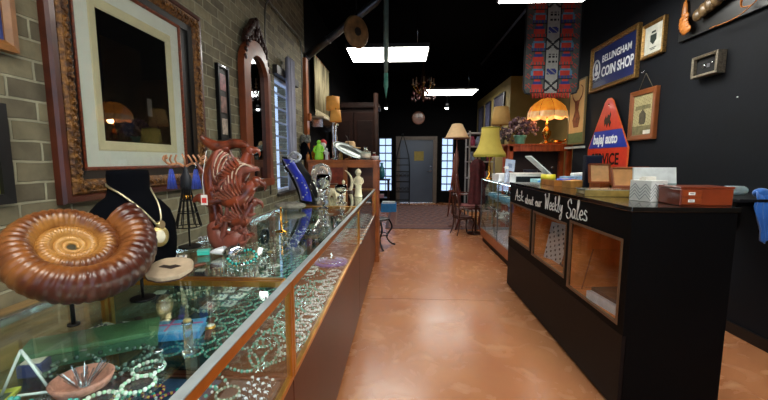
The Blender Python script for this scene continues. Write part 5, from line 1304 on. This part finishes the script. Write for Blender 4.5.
# on top of it
def ong(px, py, y): 
    p_ = at(px, py, Y=y); return p_.x
t = thing('white_carton', 'low white carton with a black front on the tall glass showcase', 'box', (1.62, 4.70, TG), 0)
MB().box(-.20, .20, -.13, .13, 0, .12).build('carton_body', M('DAD8D2', .6, var=.05), t, .003); MB().box(-.20, .205, -.134, -.1305, .0, .095).build('black_panel', M('0C1014', .3), t); MB().box(-.205, .205, -.135, .135, .12, .135).build('carton_lid', M('E6E2DA', .6), t, .003)
t = thing('white_carton', 'white paper stack beside the spray bottle on the glass showcase', 'box', (1.48, 5.25, TG), .05)
MB().box(-.14, .14, -.16, .16, 0, .10).build('carton_body', M('E4E2E2', .6, var=.06), t, .003); MB().box(-.10, .12, -.12, .12, .1, .11).build('paper', WHITE, t)
t = thing('spray_bottle', 'small clear spray bottle with white nozzle on the glass showcase', 'bottle', (1.42, 4.95, TG))
MB().lathe([(.03, 0), (.034, .01), (.034, .12), (.012, .16), (.012, .18)], n=16).build('bottle_body', M('C4CCE0', .15, trans=.3), t)
MB().box(-.035, .015, -.01, .01, .18, .215).cyl((-.035, 0, .2), (-.05, 0, .2), .005).build('nozzle', WHITE, t, .002); MB().box(-.03, -.024, -.006, .006, .14, .18).build('trigger', WHITE, t)
t = thing('paper_card', 'pale blue card leaning upright behind the spray bottle', 'card', (1.55, 5.3, TG+.14), .1)
MB().box(-.07, .07, -.004, .004, 0, .17, M4=Matrix.Rotation(-.2, 4, 'X') @ Matrix.Rotation(.15, 4, 'Y')).build('card_body', M('AEBED4', .5), t); MB().box(-.03, .03, -.006, -.0045, .05, .11, M4=Matrix.Rotation(-.2, 4, 'X') @ Matrix.Rotation(.15, 4, 'Y')).build('print', M('8090B0', .5), t)
t = thing('printed_box', 'flat box printed orange and aqua on the end of the glass showcase', 'box', (1.60, 4.18, TG), .1)
MB().box(-.11, .11, -.08, .08, 0, .085).build('box_body', M('9CCBD0', .5, var=.15, vs=20), t, .003)
MB().ball((-.01, -.081, .05), (.05, .003, .028), 16, 6).build('orange_print', M('E07A3C', .5), t); MB().ball((-.07, -.081, .055), (.03, .003, .02), 12, 6).build('blue_print', M('3C8AD0', .5), t)
t = thing('flat_tray', 'grey white flat tray leaning diagonally behind the printed box', 'tray', (1.66, 4.55, TG+.136), 0)
MB().box(-.02, .32, -.10, .10, 0, .016, M4=Matrix.Translation((-.10, .0, .19)) @ Matrix.Rotation(.72, 4, 'Y')).build('tray_body', M('C6CAC8', .5), t, .004)
MB().box(.0, .30, -.08, .08, .017, .022, M4=Matrix.Translation((-.10, .0, .19)) @ Matrix.Rotation(.72, 4, 'Y')).build('tray_inset', M('8E9290', .5), t)
YG = M('B3A044', .8, var=.08, vs=6)
t = tlamp(1.36, 5.72, TG, .80, .24, .13, .45, YG, BRASS, 'table lamp with a wide yellow green bell shade')
for o in kids(t):
    if o.name.startswith('lamp_shade'):
        for v in o.data.vertices:
            pass
bpy.data.objects.remove([o for o in kids(t) if o.name.startswith('lamp_shade')][0])
MB().lathe([(.24, .345), (.245, .36), (.24, .40), (.20, .46), (.16, .56), (.14, .68), (.13, .80), (.125, .80), (.135, .68), (.155, .56), (.195, .46), (.235, .40), (.235, .345)], n=32).build('lamp_shade', YG, t)
mb = MB()
for z, r_ in ((.375, .246), (.352, .247), (.79, .134)): mb.tube(arc((0, 0, z), r_, 0, 2*PI, 32, 'xy'), .006, 5, True)
mb.build('shade_braid', M('8E8A2A', .8), t)

# ============================================================ CONSOLE, LAMPS, FLOWERS
t = thing('wooden_console', 'orange wood console table with arched front holding the tiffany lamp', 'table', (2.28, 6.35, 0))
zc = at(530, 144, Y=6.2).z
RW_ = M('A8491E', .35, var=.3, vs=5, stretch=(6, 1, 1), coat=.3)
cx0, cx1 = 1.76, 2.84
wb(MB().box(cx0, cx1, 6.15, 6.55, zc-.03, zc), 'console_top', RW_, t, .004)
wb(MB().box(cx0+.03, cx1-.03, 6.17, 6.19, zc-.12, zc-.03), 'front_apron', RW_, t)
for x in (cx0+.02, cx1-.10):
    for y in (6.17, 6.46): wb(MB().box(x, x+.08, y, y+.07, 0, zc-.03), 'leg', RW_, t, .004)
wb(MB().box(cx0+.05, cx1-.05, 6.2, 6.5, .95, .975), 'lower_shelf', RW_, t)
wb(MB().box(cx0+.05, cx1-.05, 6.535, 6.545, .975, zc-.03), 'back_panel', M('2A160E', .5), t)
ZK = zc+.001
for x, nm in ((1.95, 'dark pewter jug'), (2.2, 'round dark bowl'), (2.45, 'dark glass urn')): pass
pot('dark blue grey pail on the lower shelf of the orange console', 'pail', None, [(.09, 0), (.12, .2), (.125, .21), (.1, .21), (.08, .02)], M('3C424E', .4)).location = (2.2, 6.3, .976)
bottle(2.42, 6.3, .976, .3, .05, M('14161A', .2), BLACKM, 'black bottle with white label on the lower shelf of the console', None, M('D8D8D4', .6))
bottle(2.56, 6.32, .976, .26, .06, M('1A1C22', .2), SILVER, 'dark bottle with silver cap on the lower shelf of the console')
tlamp(at(501, 120, Y=6.42).x, 6.42, ZK, at(501, 107, Y=6.42).z-ZK, .165, .12, .30, M('B58E52', .8, var=.06, em=.08), BRASS, 'brass table lamp with tapered tan drum shade on the console')
pg = thing('flower_pot', 'mint green ceramic pot holding dried mauve flowers', 'flower pot', (at(520, 140, Y=6.25).x, 6.25, ZK))
MB().lathe([(.07, 0), (.075, .01), (.095, .10), (.108, .12), (.108, .145), (.10, .145), (.09, .10), (.001, .09)], n=24).build('pot_body', M('6FA88C', .4, var=.1), pg)
fl = thing('dried_flowers', 'bushy bouquet of dried mauve and cream flowers in the mint green pot', 'flowers', pg.location+Vector((0, 0, .14)))
mb = MB(); mb2 = MB(); mb3 = MB()
for k in range(150):
    q = r6.uniform(0, 2*PI); e_ = r6.uniform(-.15, 1.4); R_ = r6.uniform(.14, .27)
    p_ = Vector((R_*math.cos(q)*math.cos(e_)*1.12, R_*.7*math.sin(q)*math.cos(e_), .05+R_*math.sin(e_)*.95))
    (mb if k % 3 else mb2).ball(p_, (r6.uniform(.018, .034),)*3, 6, 4)
    if k % 4 == 0: mb3.tube([(0, 0, -.04), p_*.6, p_], .003, 4)
mb.build('mauve_blossoms', M('5E4450', .9, var=.5, vs=40, c2='8C6A70'), fl); mb2.build('cream_blossoms', M('B89A8C', .9, var=.4, vs=40), fl); mb3.build('stems', M('3A3A24', .8), fl)
fl = thing('dried_flowers', 'small dark bouquet of dried flowers spilling over the console edge by the tan lamp', 'flowers', (at(500, 138, Y=6.2).x+.05, 6.22, ZK))
mb = MB(); mb2 = MB()
for k in range(70):
    q = r6.uniform(0, 2*PI); e_ = r6.uniform(-.3, 1.4); R_ = r6.uniform(.08, .17)
    (mb if k % 3 else mb2).ball((R_*math.cos(q)*math.cos(e_), R_*.6*math.sin(q)*math.cos(e_), .1+R_*math.sin(e_)), (r6.uniform(.014, .028),)*3, 6, 4)
mb.build('dark_blossoms', M('4A3A3C', .9, var=.5, vs=40), fl); mb2.build('pink_blossoms', M('9A7A74', .9, var=.4), fl); MB().cyl((0, 0, 0), (0, 0, .12), .03, n=10).build('stem_bundle', M('3A3A24', .8), fl)
# tiffany lamp
px = at(546, 140, Y=6.25).x; h0 = at(546, 117, Y=6.25).z-ZK; h1 = at(546, 98, Y=6.25).z-ZK
t = thing('tiffany_lamp', 'lit amber stained glass lamp with scalloped shade and brass urn base', 'lamp', (px, 6.25, ZK))
MB().lathe([(.09, 0), (.095, .015), (.03, .04), (.025, .08), (.07, .14), (.075, .2), (.03, .27), (.02, .30), (.035, .33), (.012, .36), (.01, h1-.02)], n=20).build('brass_base', BRASS, t)
mbA, mbB = MB(), MB(); ns_ = 96; prof = [(1.0, 0), (.97, .25), (.86, .52), (.66, .76), (.40, .93), (.16, 1.0)]
def shade_pt(k, j, inner=0):
    q = 2*PI*k/ns_; r, z = prof[j]; lobe = abs(math.sin(q*4)); R_ = .285*r*(1+.10*lobe*(1 if j < 3 else .3))-inner
    dz = -.035*abs(math.cos(q*4))*(1 if j == 0 else 0)*-1
    return (R_*math.cos(q), R_*math.sin(q), h0+(h1-h0)*z-.03*lobe*(j == 0))
for mbx, j0, j1 in ((mbA, 1, len(prof)-1), (mbB, 0, 1)):
    nj = j1-j0+1; vs = [shade_pt(k, j) for j in range(j0, j1+1) for k in range(ns_)]+[shade_pt(k, j, .004) for j in range(j0, j1+1) for k in range(ns_)]
    o2 = nj*ns_; fs = []
    for j in range(nj-1):
        for k in range(ns_):
            k2 = (k+1) % ns_; fs += [(j*ns_+k, j*ns_+k2, (j+1)*ns_+k2, (j+1)*ns_+k), (o2+j*ns_+k, o2+(j+1)*ns_+k, o2+(j+1)*ns_+k2, o2+j*ns_+k2)]
    mbx.add(vs, fs, True)
mbA.build('amber_panels', M('E88A2A', .3, var=.25, vs=14, em=.55), t); mbB.build('cream_scallops', M('E8B070', .3, var=.2, em=.45), t)
mb = MB()
for k in range(8): mb.tube([Vector(shade_pt(int((k+.0)*12), j))*1.0 for j in range(len(prof))], .004, 4)
mb.tube(arc((0, 0, h1), .045, 0, 2*PI, 16, 'xy'), .012, 6, True); mb.build('lead_lines', M('3A2414', .5, .5), t)
MB().lathe([(.05, h1), (.03, h1+.02), (.012, h1+.04), (.001, h1+.07)], n=12).build('cap', BRASS, t)
pl = bpy.data.lights.new('lamp_bulb', 'POINT'); pl.energy = 5; pl.color = (1, .62, .28); pl.shadow_soft_size = .05
lo = bpy.data.objects.new('lamp_bulb', pl); COL.objects.link(lo); lo.parent = t; lo.location = (.0, -.06, h0-.03)
t = thing('brass_oil_lamp', 'low brass oil lamp lying on the console right of the tiffany lamp', 'ornament', (px+.2, 6.25, ZK))
MB().ball((0, 0, .035), (.08, .04, .034)).tube(spline([(.07, 0, .04), (.11, 0, .05), (.13, 0, .08)], 4), .012, 7).build('body', BRASS, t); MB().tube(arc((-.09, 0, .05), .03, 0, 2*PI, 12), .006, 6, True).build('handle', BRASS, t)

# ============================================================ FAR RIGHT AISLE THINGS
# frames on the tan wall
for i, (yc, w_, nm) in enumerate(((10.75, .55, 'narrow dark frame on the tan wall nearest the back door'), (9.9, .55, 'middle of three dark frames on the tan wall'), (8.8, .9, 'widest of three dark frames on the tan wall nearest the tan lamp'))):
    h_ = .72
    t = thing('framed_picture', nm, 'picture', (XS-.02, yc, 2.15), RIGHTWALL)
    swept_frame(w_, h_, [(0, -.015), (0, .02), (.03, .025), (.04, .01), (.04, 0)]).build('frame', M('1A1A26', .4), t)
    flat_panel(MB(), w_, h_, .04, .005).build('print', M(('5A5A70', '50506A', '2E2838')[i], .6, var=.4, vs=8), t)
# metal shelf unit
t = thing('white_shelf_unit', 'white metal shelf unit crowded with bric a brac near the back', 'shelf', (1.75, 7.9, 0))
sx0, sx1, sy0, sy1 = 1.40, 1.95, 7.7, 8.15
for x in (sx0, sx1-.03):
    for y in (sy0, sy1-.03): wb(MB().box(x, x+.03, y, y+.03, 0, 1.95), 'upright', M('A8A8A8', .4), t)
for z in (.25, .6, .95, 1.3, 1.62, 1.9): wb(MB().box(sx0, sx1, sy0, sy1, z, z+.025), 'shelf_board', M('C4C0C2', .5), t)
def vase(cols, label, group):
    t = thing('ceramic_vase', label, 'vase', (0, 0, -5), group=group)
    MB().lathe([(.04, 0), (.065, .05), (.06, .12), (.03, .17), (.035, .2)], n=14).build('vase_body', M(cols, .3, var=.3), t)
    return t
for q, (cc, nm) in enumerate((('B04A6A', 'pink'), ('8A9AB8', 'grey blue'), ('C8B8A0', 'cream'), ('4A6A5A', 'green'))):
    scatter(vase(cc, 'x', nm+' vases on the white shelf unit'), [(sx0+.09+.12*((i+q) % 4), sy0+.12, z+.0255) for i, z in enumerate((.25, .6, .95, 1.3, 1.62))], [nm+' ceramic vase on the white shelf unit'])
wb(MB().box(sx0+.03, sx1-.03, sy1-.012, sy1-.004, .28, 1.9), 'back_panel', M('18181C', .7), [o for o in bpy.data.objects if o.name == 'white_shelf_unit'][0])
# coat over a stand
t = thing('coat_stand', 'short wooden stand draped with a dark red coat beside the floor lamp', 'coat stand', (1.36, 6.62, 0))
MB().cyl((0, 0, .02), (0, 0, 1.42), .018, n=10).lathe([(.15, 0), (.15, .02), (.02, .05)]).ball((0, 0, 1.43), .03).build('wooden_stand', M('3A1A10', .4), t)
n_ = 40; vs = []
for z, r in ((.55, .15), (.7, .14), (.9, .12), (1.1, .12), (1.25, .13), (1.33, .09), (1.37, .03)):
    for k in range(n_):
        q = 2*PI*k/n_; rr_ = r*(1+.16*math.sin(5*q+z*2)+.07*math.sin(11*q)); vs.append((rr_*math.cos(q), rr_*math.sin(q)*.8, z))
MB().add(vs, [(i*n_+k, i*n_+(k+1) % n_, (i+1)*n_+(k+1) % n_, (i+1)*n_+k) for i in range(6) for k in range(n_)], True).build('draped_coat', M('4A1418', .85, var=.3, vs=10), t)
# floor lamp
p_ = at(457, 138, Y=7.3)
t = thing('floor_lamp', 'floor lamp with a wide cream cone shade in front of the white shelf unit', 'lamp', (p_.x, 7.3, 0))
MB().lathe([(.15, 0), (.15, .02), (.03, .05), (.016, .12), (.016, .7), (.03, .75), (.016, .8), (.035, 1.2), (.05, 1.35), (.03, 1.5), (.012, 1.6), (.012, p_.z+.2)], n=16).build('turned_stand', M('6A4438', .4), t)
MB().lathe([(.25, p_.z-.01), (.22, p_.z+.03), (.10, p_.z+.27), (.06, p_.z+.28), (.056, p_.z+.275), (.095, p_.z+.262), (.215, p_.z+.03), (.244, p_.z-.01)], n=28).build('lamp_shade', M('C8A87E', .8, var=.05, em=.25), t)
MB().lathe([(.25, p_.z-.012), (.254, p_.z+.0), (.247, p_.z+.008)], n=28).build('shade_trim', M('A07A5A', .7), t)
# wooden chairs
def woodchair(x, y, rz, label, sc, mt, cush):
    t = thing('carved_wooden_chair', label, 'chair', (x, y, 0), rz); t.scale = (sc,)*3
    MB().box(-.22, .22, -.21, .21, .42, .455).build('seat', mt, t, .01)
    MB().box(-.19, .19, -.18, .18, .456, .49).build('cushion', cush, t, .015)
    for sx in (-1, 1):
        MB().tube(spline([(sx*.19, -.18, .42), (sx*.21, -.21, .33), (sx*.17, -.18, .15), (sx*.20, -.22, .012)], 5), [.028-.0008*i for i in range(16)], 8).build('leg', mt, t)
        MB().tube(spline([(sx*.18, .18, .42), (sx*.18, .20, .2), (sx*.20, .26, .012)], 5), .018, 8).build('leg', mt, t)
        MB().tube(spline([(sx*.18, .19, .45), (sx*.19, .22, .75), (sx*.16, .26, 1.0)], 5), .018, 8).build('back_post', mt, t)
        MB().tube(spline([(sx*.19, .2, .70), (sx*.23, .0, .70), (sx*.22, -.12, .68), (sx*.2, -.14, .46)], 5), .015, 8).build('arm', mt, t)
    mb = MB().tube(spline([(-.16, .26, 1.0), (-.08, .26, 1.06), (0, .26, 1.03), (.08, .26, 1.06), (.16, .26, 1.0)], 5), .022, 8); mb.build('crest_rail', mt, t)
    mb = MB()
    for sx in (-1, 0, 1): mb.tube(spline([(sx*.05, .20, .46), (sx*.09, .23, .65), (sx*.04, .25, .85), (sx*.07, .26, 1.02)], 5), .010, 6)
    mb.build('back_splat', mt, t)
    return t
woodchair(1.33, 7.05, PI/2-.2, 'reddish carved wooden armchair at the rug edge before the tall glass showcase', 1.0, M('5A2418', .35, var=.3, coat=.3), M('8A4A4A', .8))
woodchair(1.12, 6.55, PI/2+.3, 'small dark low carved chair at the corner of the tall glass showcase', .70, M('3A1C14', .35, var=.3, coat=.3), M('4A2A24', .8))
t = thing('wooden_easel', 'reddish wooden easel leaning by the right back window', 'easel', (1.25, 8.6, 0))
for a_, b_ in (((-.15, 0, 0), (.0, .05, 1.5)), ((.15, 0, 0), (.02, .05, 1.5)), ((.0, .35, 0), (.01, .06, 1.45))): MB().tube([a_, b_], .018, 7).build('leg', M('8A4A3A', .4), t)
MB().box(-.14, .14, -.02, .02, .6, .64).build('ledge', M('8A4A3A', .4), t, .003)

# ============================================================ ON THE BLACK COUNTER
TC = CT+.001
# wooden boxes with open lids
def woodbox(x, y, rz, w_, d_, h_, label, lid, ang=105, inner='E0AE74', mt=None):
    mt = mt or M('9A4E22', .35, var=.25, vs=7, coat=.3)
    t = thing('wooden_box', label, 'box', (x, y, TC), rz); q = .008
    mb = MB().box(-w_/2, w_/2, -d_/2, d_/2, 0, q).box(-w_/2, w_/2, -d_/2, -d_/2+q, q, h_).box(-w_/2, w_/2, d_/2-q, d_/2, q, h_).box(-w_/2, -w_/2+q, -d_/2+q, d_/2-q, q, h_).box(w_/2-q, w_/2, -d_/2+q, d_/2-q, q, h_)
    mb.build('box_body', mt, t)
    MB().box(-w_/2+q, w_/2-q, -d_/2+q, d_/2-q, q, q+.004).build('felt_lining', M('5A1E1A', .9), t)
    m = Matrix.Translation((0, d_/2, h_)) @ Matrix.Rotation(math.radians(180-ang), 4, 'X')
    # the lid as a shallow tray hinged at the back, its inside showing
    l_ = MB().box(-w_/2, w_/2, 0, lid, -.02, -.012, M4=m).box(-w_/2, w_/2, 0, q, -.012, .012, M4=m).box(-w_/2, w_/2, lid-q, lid, -.012, .012, M4=m).box(-w_/2, -w_/2+q, q, lid-q, -.012, .012, M4=m).box(w_/2-q, w_/2, q, lid-q, -.012, .012, M4=m)
    lo_ = l_.build('open_lid', mt, t)
    MB().box(-w_/2+q, w_/2-q, q, lid-q, -.0118, -.008, M4=m).build('lid_lining', M(inner, .6, var=.12), lo_)
    MB().box(-.012, .012, -d_/2-.002, -d_/2, h_*.5, h_*.8).build('clasp', BRASS, t)
    return t
woodbox(1.56, 2.84, -.02, .16, .16, .055, 'tan lined wooden box with its lid open, nearest the navy folder', .15, 100)
woodbox(1.53, 2.42, -.18, .23, .14, .05, 'wooden box with its framed lid tipped open, beside the white zigzag box', .145, 116, 'C08A50')
t = thing('navy_folder', 'tall dark navy folder standing upright on the counter before the enamel sign', 'folder', (1.595, 3.12, TC), .1)
MB().box(-.07, .075, -.02, .02, 0, .27).build('folder_body', M('0B1024', .6), t, .004); MB().box(-.065, .07, -.024, -.0205, .01, .26).build('front_cover', M('0E1630', .5), t, .002)
t = thing('glass_display_box', 'flat gold edged glass box with strap lying along the counter edge', 'display box', (1.33, 2.42, TC), -.12)
MB().box(-.15, .15, -.08, .08, 0, .008).box(-.15, .15, -.08, -.074, .008, .04).box(-.15, .15, .074, .08, .008, .04).build('gold_frame', M('B0904A', .35, .7, var=.2), t, .001)
MB().box(-.144, .144, -.07, .07, .012, .035).build('pale_tray', M('C8B888', .5), t); MB().box(-.152, .152, -.082, .082, .0405, .045).build('glass_lid', M('B8B49A', .12, .3, coat=.5), t)
t = thing('white_card_stack', 'stack of white cards between the gold edged box and the zigzag box', 'cards', (1.52, 2.33, TC), .1)
MB().box(-.05, .05, -.04, .04, 0, .02).box(-.048, .048, -.041, .039, .021, .045).build('cards', M('D8DCD4', .6), t)
# zigzag box
t = thing('tissue_box', 'white cube box printed with grey zigzag lines holding cards', 'box', (1.41, 2.13, TC), .35)
s_ = .062; MB().box(-s_, s_, -s_, s_, 0, .118).build('box_body', M('DEDED8', .5, var=.04), t, .002)
mb = MB()
for f in range(4):
    mf = Matrix.Rotation(f*PI/2, 4, 'Z')
    for k in range(10):
        z = -.03+.019*k
        P3 = [(-s_, z), (-s_/2, z+.035), (0, z), (s_/2, z+.035), (s_, z)]
        for a_, b_ in zip(P3, P3[1:]):
            if min(a_[1], b_[1]) < .003 or max(a_[1], b_[1]) > .116: continue
            mb.tube([(a_[0], -s_-.0008, a_[1]), (b_[0], -s_-.0008, b_[1])], .0017, 4, M4=mf)
mb.build('zigzag_lines', M('7A7E82', .5), t)
MB().box(-.04, .04, -.012, .012, .1, .138).box(-.035, .04, .014, .03, .1, .132).build('cards', M('E8E4D8', .6), t)
# card index box
t = thing('card_index_box', 'reddish wood card index box with two labelled drawers', 'box', (1.553, 1.965, TC), 0)
CB = M('7C3216', .35, var=.25, vs=6, coat=.3)
MB().box(-.135, .125, -.065, .09, 0, .085).build('box_body', CB, t, .004); MB().box(-.138, .128, -.068, .093, .086, .096).build('lid', CB, t, .003)
for z in (.008, .045):
    dr = MB().box(-.128, -.03, -.0685, -.0652, z, z+.034).build('drawer', M('8A3C1A', .35, var=.2), t, .001)
    MB().box(-.097, -.066, -.0705, -.0687, z+.010, z+.024).build('card_label', WHITE, dr); MB().box(-.092, -.071, -.0712, -.0706, z+.015, z+.019).build('label_print', M('707070', .6), dr)
# small painting behind
t = thing('small_canvas', 'small pale landscape canvas leaning behind the card index box', 'picture', (1.515, 2.22, TC), -.05)
mrot = Matrix.Rotation(-.15, 4, 'X')
def can(u, v, i, j): return 0 if v > .5 else 2 if v > .42 else 1 if u > .35 else 3
MB().grid(.24, .19, 20, 16, can, 0, M4=mrot, t=.012).build('canvas', [M('D8DEDC', .7, var=.1), M('B8A83C', .7, var=.3), M('8AA0A0', .7), M('D0D4CC', .7)], t)
# left end things
t = thing('cardboard_tray', 'brown cardboard tray at the lettered end of the counter', 'tray', (1.50, 3.45, TC), .1)
MB().box(-.14, .14, -.12, .12, 0, .012).box(-.14, .14, -.12, -.112, .012, .05).box(-.14, -.132, -.112, .12, .012, .05).box(.132, .14, -.112, .12, .012, .05).build('tray_body', M('B8742E', .6, var=.15), t)
t = thing('card_box', 'small folded kraft card box beside the brown cardboard tray', 'box', (1.44, 3.12, TC), .3)
MB().box(-.06, .06, -.05, .05, 0, .055).build('box_body', M('B8823C', .7, var=.15), t, .002); MB().box(-.061, .061, -.051, .051, .0555, .06).build('flap', M('C8924A', .7), t)
t = thing('tape_roll', 'roll of yellow tape lying on the counter', 'tape', (1.50, 3.78, TC), 0)
MB().lathe([(.07, 0), (.07, .085), (.045, .085), (.045, 0), (.07, 0)], n=28).build('tape_ring', M('C8BE2E', .35), t); MB().lathe([(.0449, .001), (.0449, .084), (.038, .084), (.038, .001), (.0449, .001)], n=24).build('cardboard_core', M('A88858', .7), t)
t = thing('tape_roll', 'roll of blue tape behind the brown cardboard tray', 'tape', (1.60, 3.62, TC), 0)
MB().lathe([(.075, 0), (.075, .05), (.048, .05), (.048, 0), (.075, 0)], n=28).build('tape_ring', M('2A48B0', .4), t); MB().lathe([(.0479, .001), (.0479, .049), (.04, .049), (.04, .001), (.0479, .001)], n=24).build('cardboard_core', M('A88858', .7), t)
t = thing('narrow_table', 'dark narrow table against the black wall behind the counter', 'table', (2.33, 4.4, 0))
wb(MB().box(1.93, 2.56, 3.9, 5.0, 1.03, 1.06), 'tabletop', M('1A1614', .3), t, .004)
for x in (1.95, 2.51):
    for y in (3.93, 4.93): wb(MB().box(x, x+.04, y, y+.04, 0, 1.03), 'leg', M('1A1614', .4), t)
p_ = at(567, 178, Y=4.4)
t = thing('tissue_box', 'long pale blue tissue box with white tissue on the dark back table', 'box', (2.12, 4.55, 1.061), .15)
MB().box(-.15, .15, -.07, .07, 0, .09).build('box_body', M('8CAAC8', .5, var=.35, vs=30), t, .003)
MB().box(-.02, .14, -.03, .05, .0902, .13, M4=Matrix.Rotation(-.06, 4, 'Y')).build('tissue', M('E6E8E6', .8), t, .012)
# inside the window boxes
zf = .476
def paper(x, y, z, w_, h_, lean, rz, label, mats, fn=None):
    t = thing('printed_leaflet', label, 'leaflet', (x, y, z), rz)
    MB().grid(w_, h_, 14, 20, fn or (lambda u, v, i, j: 1 if (i*3+j*5) % 7 == 0 and .1 < v < .95 else 0), 0, M4=Matrix.Rotation(-lean, 4, 'X'), t=.003).build('leaflet_card', mats, t)
LW = [M('C4C8CC', .6, var=.05), M('3A3C44', .6)]
paper(1.27, 3.32, zf, .16, .33, .25, RIGHTWALL+.5, 'white speckled leaflet leaning in the window box farthest along the counter', LW)
paper(1.24, 2.98, zf, .20, .36, .22, RIGHTWALL+.35, 'large white speckled leaflet leaning in the middle window box', LW)
paper(1.30, 2.66, zf, .14, .33, .3, RIGHTWALL+.2, 'grey white leaflet tipped in the near side of the middle window box', [M('A8ACB8', .6), M('5A5A66', .6)])
t = thing('paper_slip', 'small white slip lying on the floor of the middle window box', 'paper', (1.22, 2.70, zf), .2)
MB().box(-.05, .05, -.07, .07, 0, .004).build('slip', WHITE, t)
t = thing('leather_album', 'dark red album lying in the middle window box', 'book', (1.34, 2.78, zf), .2)
MB().box(-.09, .09, -.12, .12, 0, .008).box(-.09, .09, -.12, .12, .032, .04).box(.082, .09, -.12, .12, .008, .032).build('cover', M('5A1E18', .4), t); MB().box(-.085, .08, -.115, .115, .009, .031).build('pages', M('C8BCA0', .8), t)
t = thing('white_book', 'thick white book lying in the nearest window box', 'book', (1.27, 2.12, zf), .12)
MB().box(-.09, .09, -.14, .14, 0, .006).box(-.09, .09, -.14, .14, .054, .06).box(-.09, -.084, -.14, .14, .006, .054).build('cover', M('D8DCE4', .5), t); MB().box(-.083, .086, -.136, .136, .007, .053).build('pages', M('E8E4DA', .8), t)
t = thing('dark_book', 'dark brown book lying on the white book in the nearest window box', 'book', (1.29, 2.13, zf+.061), .1)
MB().box(-.085, .085, -.13, .13, 0, .02).build('cover', M('2A1A16', .4), t, .002); MB().box(-.08, .084, -.126, .126, .0201, .022).build('title_panel', M('4A3A30', .5), t)
t = thing('glass_sheet', 'slanted glass sheet leaning in the nearest window box', 'glass sheet', (1.36, 2.42, zf), 0)
MB().box(-.14, .14, -.003, .003, 0, .33, M4=Matrix.Rotation(.35, 4, 'X')).build('sheet', PICGLASS, t); MB().box(-.143, -.139, -.004, .004, 0, .33, M4=Matrix.Rotation(.35, 4, 'X')).build('wood_edge', WOODO, t)
t = thing('cedar_box', 'reddish cedar box at the back of the nearest window box', 'box', (1.46, 2.12, zf), 0)
MB().box(-.07, .07, -.16, .16, 0, .22).build('box_body', M('6A2814', .4, var=.3), t, .004); MB().box(-.072, .072, -.162, .162, .221, .245).build('lid', M('7A3018', .4, var=.3), t, .003)

# ============================================================ RIGHT EDGE
t = thing('wall_bracket_shelf', 'small black bracket shelf on the black wall behind the counter', 'shelf', (2.45, 2.62, 1.08))
wb(MB().box(2.16, 2.585, 2.40, 2.95, 1.08, 1.10), 'shelf_board', M('101012', .4), t, .003)
for y in (2.45, 2.88): wb(MB().box(2.20, 2.585, y, y+.02, 1.05, 1.079).box(2.565, 2.585, y, y+.02, .85, 1.05), 'bracket', BLACKM, t)
p_ = at(742, 190, Y=2.55)
t = thing('plastic_bottle', 'clear plastic bottle with white cap lying on the bracket shelf', 'bottle', (p_.x+.02, 2.68, 1.1005))
mr = Matrix.Translation((0, 0, .034)) @ Matrix.Rotation(-PI/2, 4, 'Y')
MB().lathe([(.001, -.12), (.03, -.115), (.033, -.1), (.033, .02), (.014, .055), (.014, .07)], n=18, M4=mr).build('bottle_body', M('C8DCE0', .1, trans=.6), t)
MB().lathe([(.017, .066), (.017, .09), (.001, .091)], n=16, M4=mr).build('cap', WHITE, t)
# blue cloth draped
a_ = at(755, 190, Y=2.45)
t = thing('blue_cloth', 'bright blue cloth hanging in folds from the bracket shelf', 'cloth', (2.34, 2.44, 1.10)); t.scale = (.62, .7, .72)
nx, nz = 22, 18; vs = []
for j in range(nz+1):
    v = j/nz
    for i in range(nx+1):
        u = i/nx-.5; wd = .10+.08*min(1, v*3)-.05*v+.02*math.sin(4*v)
        z = .07-.42*v+.03*math.sin(u*9)*v-(.10*abs(u) if v > .9 else 0)
        vs.append((u*wd*1.5+.03*v-.015*math.sin(v*5), -.05-.018*math.sin(u*26+v*2)*min(1, v*2)+.05*(1-min(1, v*6)), z))
mb = MB(); mb.add(vs, [(j*(nx+1)+i, j*(nx+1)+i+1, (j+1)*(nx+1)+i+1, (j+1)*(nx+1)+i) for j in range(nz) for i in range(nx)], True)
o = mb.build('draped_fabric', M('1E62B4', .8, sheen=.4, var=.2, vs=5), t); q = o.modifiers.new('thick', 'SOLIDIFY'); q.thickness = .005
MB().ball((0, .02, .05), (.085, .05, .045), 16, 8).build('bunched_top', M('1E62B4', .8, sheen=.4, var=.2, vs=5), t)
